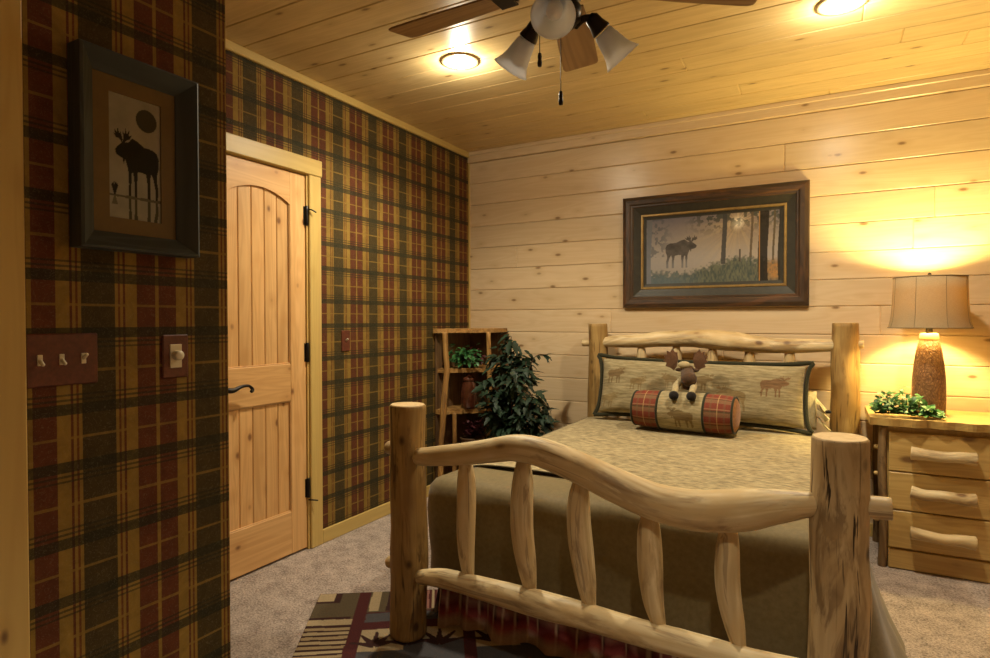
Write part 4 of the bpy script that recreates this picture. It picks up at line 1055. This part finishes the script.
for k in range(7): mb.lathe([(.062 + .004 * k, .002 + .014 * k), (.070 + .004 * k, .008 + .014 * k), (.064 + .004 * k, .016 + .014 * k)], (.215, -.315, .301), 26, cap=(k == 0))
mb.build('basket', M['shelfback'], dk)
items = []
for k in range(160):
    a = r.uniform(0, 2 * PI); items.append((Vector((.225 + r.gauss(0, .026), -.315 + r.gauss(0, .026), .40 + abs(r.gauss(.03, .05)))), Vector((math.cos(a), math.sin(a), r.uniform(0, 1.2))), Vector((r.uniform(-.5, .5), 0, 1)), r.uniform(.03, .06), .010))
mb = MB(); leafset(mb, [q for q in items if q[0].z < .51 and (q[0] + q[1].normalized() * q[3]).z < .565 and ((q[0] + q[1].normalized() * q[3]).xy - Vector((.135, -.435))).length > .03 and ((q[0] + q[1].normalized() * q[3]).xy - Vector((.325, -.265))).length > .035]); mb.build('foliage', M['leaf_red'], dk)

# ------------------------------------------------------------------ rug
O = Vector((.478, -2.089, 0)); e1 = Vector((.829, .559, 0)).normalized(); e2 = Vector((e1.y, -e1.x, 0)); RL, RW = 1.46, 1.1
nu, nv = 400, 310
U, V = np.meshgrid(np.linspace(0, 1, nu + 1) * RL, np.linspace(0, 1, nv + 1) * RW)
wob = (vnoise(U, V, 9, 2) - .5) * .018; Uw, Vw = U + (vnoise(U, V, 8, 7) - .5) * .008, V + wob
maroon = (.078, .022, .022); brown = (.105, .080, .048); cream = (.40, .31, .185); dark = (.048, .022, .020); slate = (.085, .080, .085); tan = (.30, .20, .12)
C = np.zeros((nv + 1, nu + 1, 3)) + L(maroon)
def rect(a0, a1, b0, b1, c):
    global C
    C = mixa(C, ((Uw >= a0) & (Uw < a1) & (Vw >= b0) & (Vw < b1)) * 1.0, c)
def block_stripes(u0, v0):
    rect(u0, u0 + .18, v0, v0 + .235, brown); rect(u0, u0 + .075, v0, v0 + .075, cream); rect(u0 + .075, u0 + .105, v0, v0 + .092, dark); rect(u0, u0 + .105, v0 + .075, v0 + .095, dark)
    rect(u0, u0 + .17, v0 + .218, v0 + .237, dark); rect(u0, u0 + .18, v0 + .237, v0 + .285, cream); rect(u0, u0 + .18, v0 + .285, v0 + .306, dark)
    for k in range(8): rect(u0, u0 + .18, v0 + .306 + k * .034, v0 + .306 + k * .034 + .021, cream if k % 2 else (.34, .25, .14)); rect(u0, u0 + .18, v0 + .327 + k * .034, v0 + .340 + k * .034, dark)
def block_leaf(u0, v0, w):
    global C
    rect(u0, u0 + w, v0, v0 + .19, brown); rect(u0 + .006, u0 + .048, v0, v0 + .18, cream); rect(u0 + .048, u0 + .08, v0, v0 + .18, brown); rect(u0 + .08, u0 + .10, v0, v0 + .185, dark)
    for k in range(int((w - .10) / .022)): rect(u0 + .10 + k * .022, u0 + .109 + k * .022, v0, v0 + .18, cream if k % 2 == 0 else (.30, .14, .11)); rect(u0 + .109 + k * .022, u0 + .122 + k * .022, v0, v0 + .18, maroon)
    rect(u0, u0 + w, v0 + .20, v0 + .275, slate); rect(u0, u0 + w, v0 + .275, v0 + .335, maroon)
    rect(u0, u0 + w, v0 + .335, v0 + .50, cream); rect(u0 + .17, u0 + w, v0 + .43, v0 + .50, slate); rect(u0, u0 + w, v0 + .50, v0 + .66, slate)
    cu = u0 + .06
    while cu < u0 + w:
        for k in range(5):
            a = -1.3 + k * .65; ca, sa = math.cos(a), math.sin(a); du, dv = Uw - cu, v0 + .455 - Vw
            along = du * sa + dv * ca; acr = abs(du * ca - dv * sa)
            C = mixa(C, ((along > 0) & (along < .10) & (acr < .015 * (1 - along / .11) + .003)) * 1.0, dark)
        cu += .125
block_stripes(.0, .0); block_leaf(.232, .0, .40); block_leaf(.68, .0, .56); block_stripes(1.30, 0); block_stripes(0, .62); block_leaf(.232, .70, .40); block_leaf(.68, .70, .56); block_stripes(1.30, .62)
mb = sheet(nu, nv, lambda u, v: O + e1 * (u * RL) + e2 * (v * RW) + Vector((0, 0, .0125)), C)
cor = [O, O + e1 * RL, O + e1 * RL + e2 * RW, O + e2 * RW]
vs = [p + Vector((0, 0, .0125)) for p in cor] + [p + Vector((0, 0, .001)) for p in cor]
mb.add(vs, [(i, (i + 1) % 4, 4 + (i + 1) % 4, 4 + i) for i in range(4)] + [(4, 5, 6, 7)], None, 0, [(.08, .03, .025)] * 8)
tag(mb.build('area_rug', M['vcol_rug']), 'patchwork lodge rug with maroon, cream and brown blocks under the footboard', 'rug')

for o in bpy.data.objects:
    if '_o' in o: del o['_o']
# ------------------------------------------------------------------ world, camera, view
w = bpy.data.worlds.new('World'); SC.world = w; w.use_nodes = True
w.node_tree.nodes['Background'].inputs[0].default_value = (.9, .8, .6, 1); w.node_tree.nodes['Background'].inputs[1].default_value = .02
F = 601.2; yaw, pitch, roll = map(math.radians, (28.9146, .8242, -.1235))
f = Vector((-math.sin(yaw) * math.cos(pitch), math.cos(yaw) * math.cos(pitch), -math.sin(pitch)))
rr = Vector((math.cos(yaw), math.sin(yaw), 0)); uu = rr.cross(f)
r2 = rr * math.cos(roll) + uu * math.sin(roll); u2 = -rr * math.sin(roll) + uu * math.cos(roll)
cam = bpy.data.cameras.new('camera'); co = bpy.data.objects.new('camera', cam); COL.objects.link(co)
cam.sensor_width = 36; cam.lens = F / 990 * 36; cam.clip_start = .02
mw = Matrix(((r2.x, u2.x, -f.x, 2.48217), (r2.y, u2.y, -f.y, -4.07298), (r2.z, u2.z, -f.z, 1.25116), (0, 0, 0, 1)))
co.matrix_world = mw; SC.camera = co
SC.view_settings.view_transform = 'Standard'; SC.view_settings.look = 'None'; SC.view_settings.gamma = 1; SC.view_settings.use_curve_mapping = False
SC.view_settings.exposure = 0.12
try: SC.cycles.max_bounces = 10; SC.cycles.diffuse_bounces = 6; SC.cycles.sample_clamp_indirect = 6
except Exception: pass
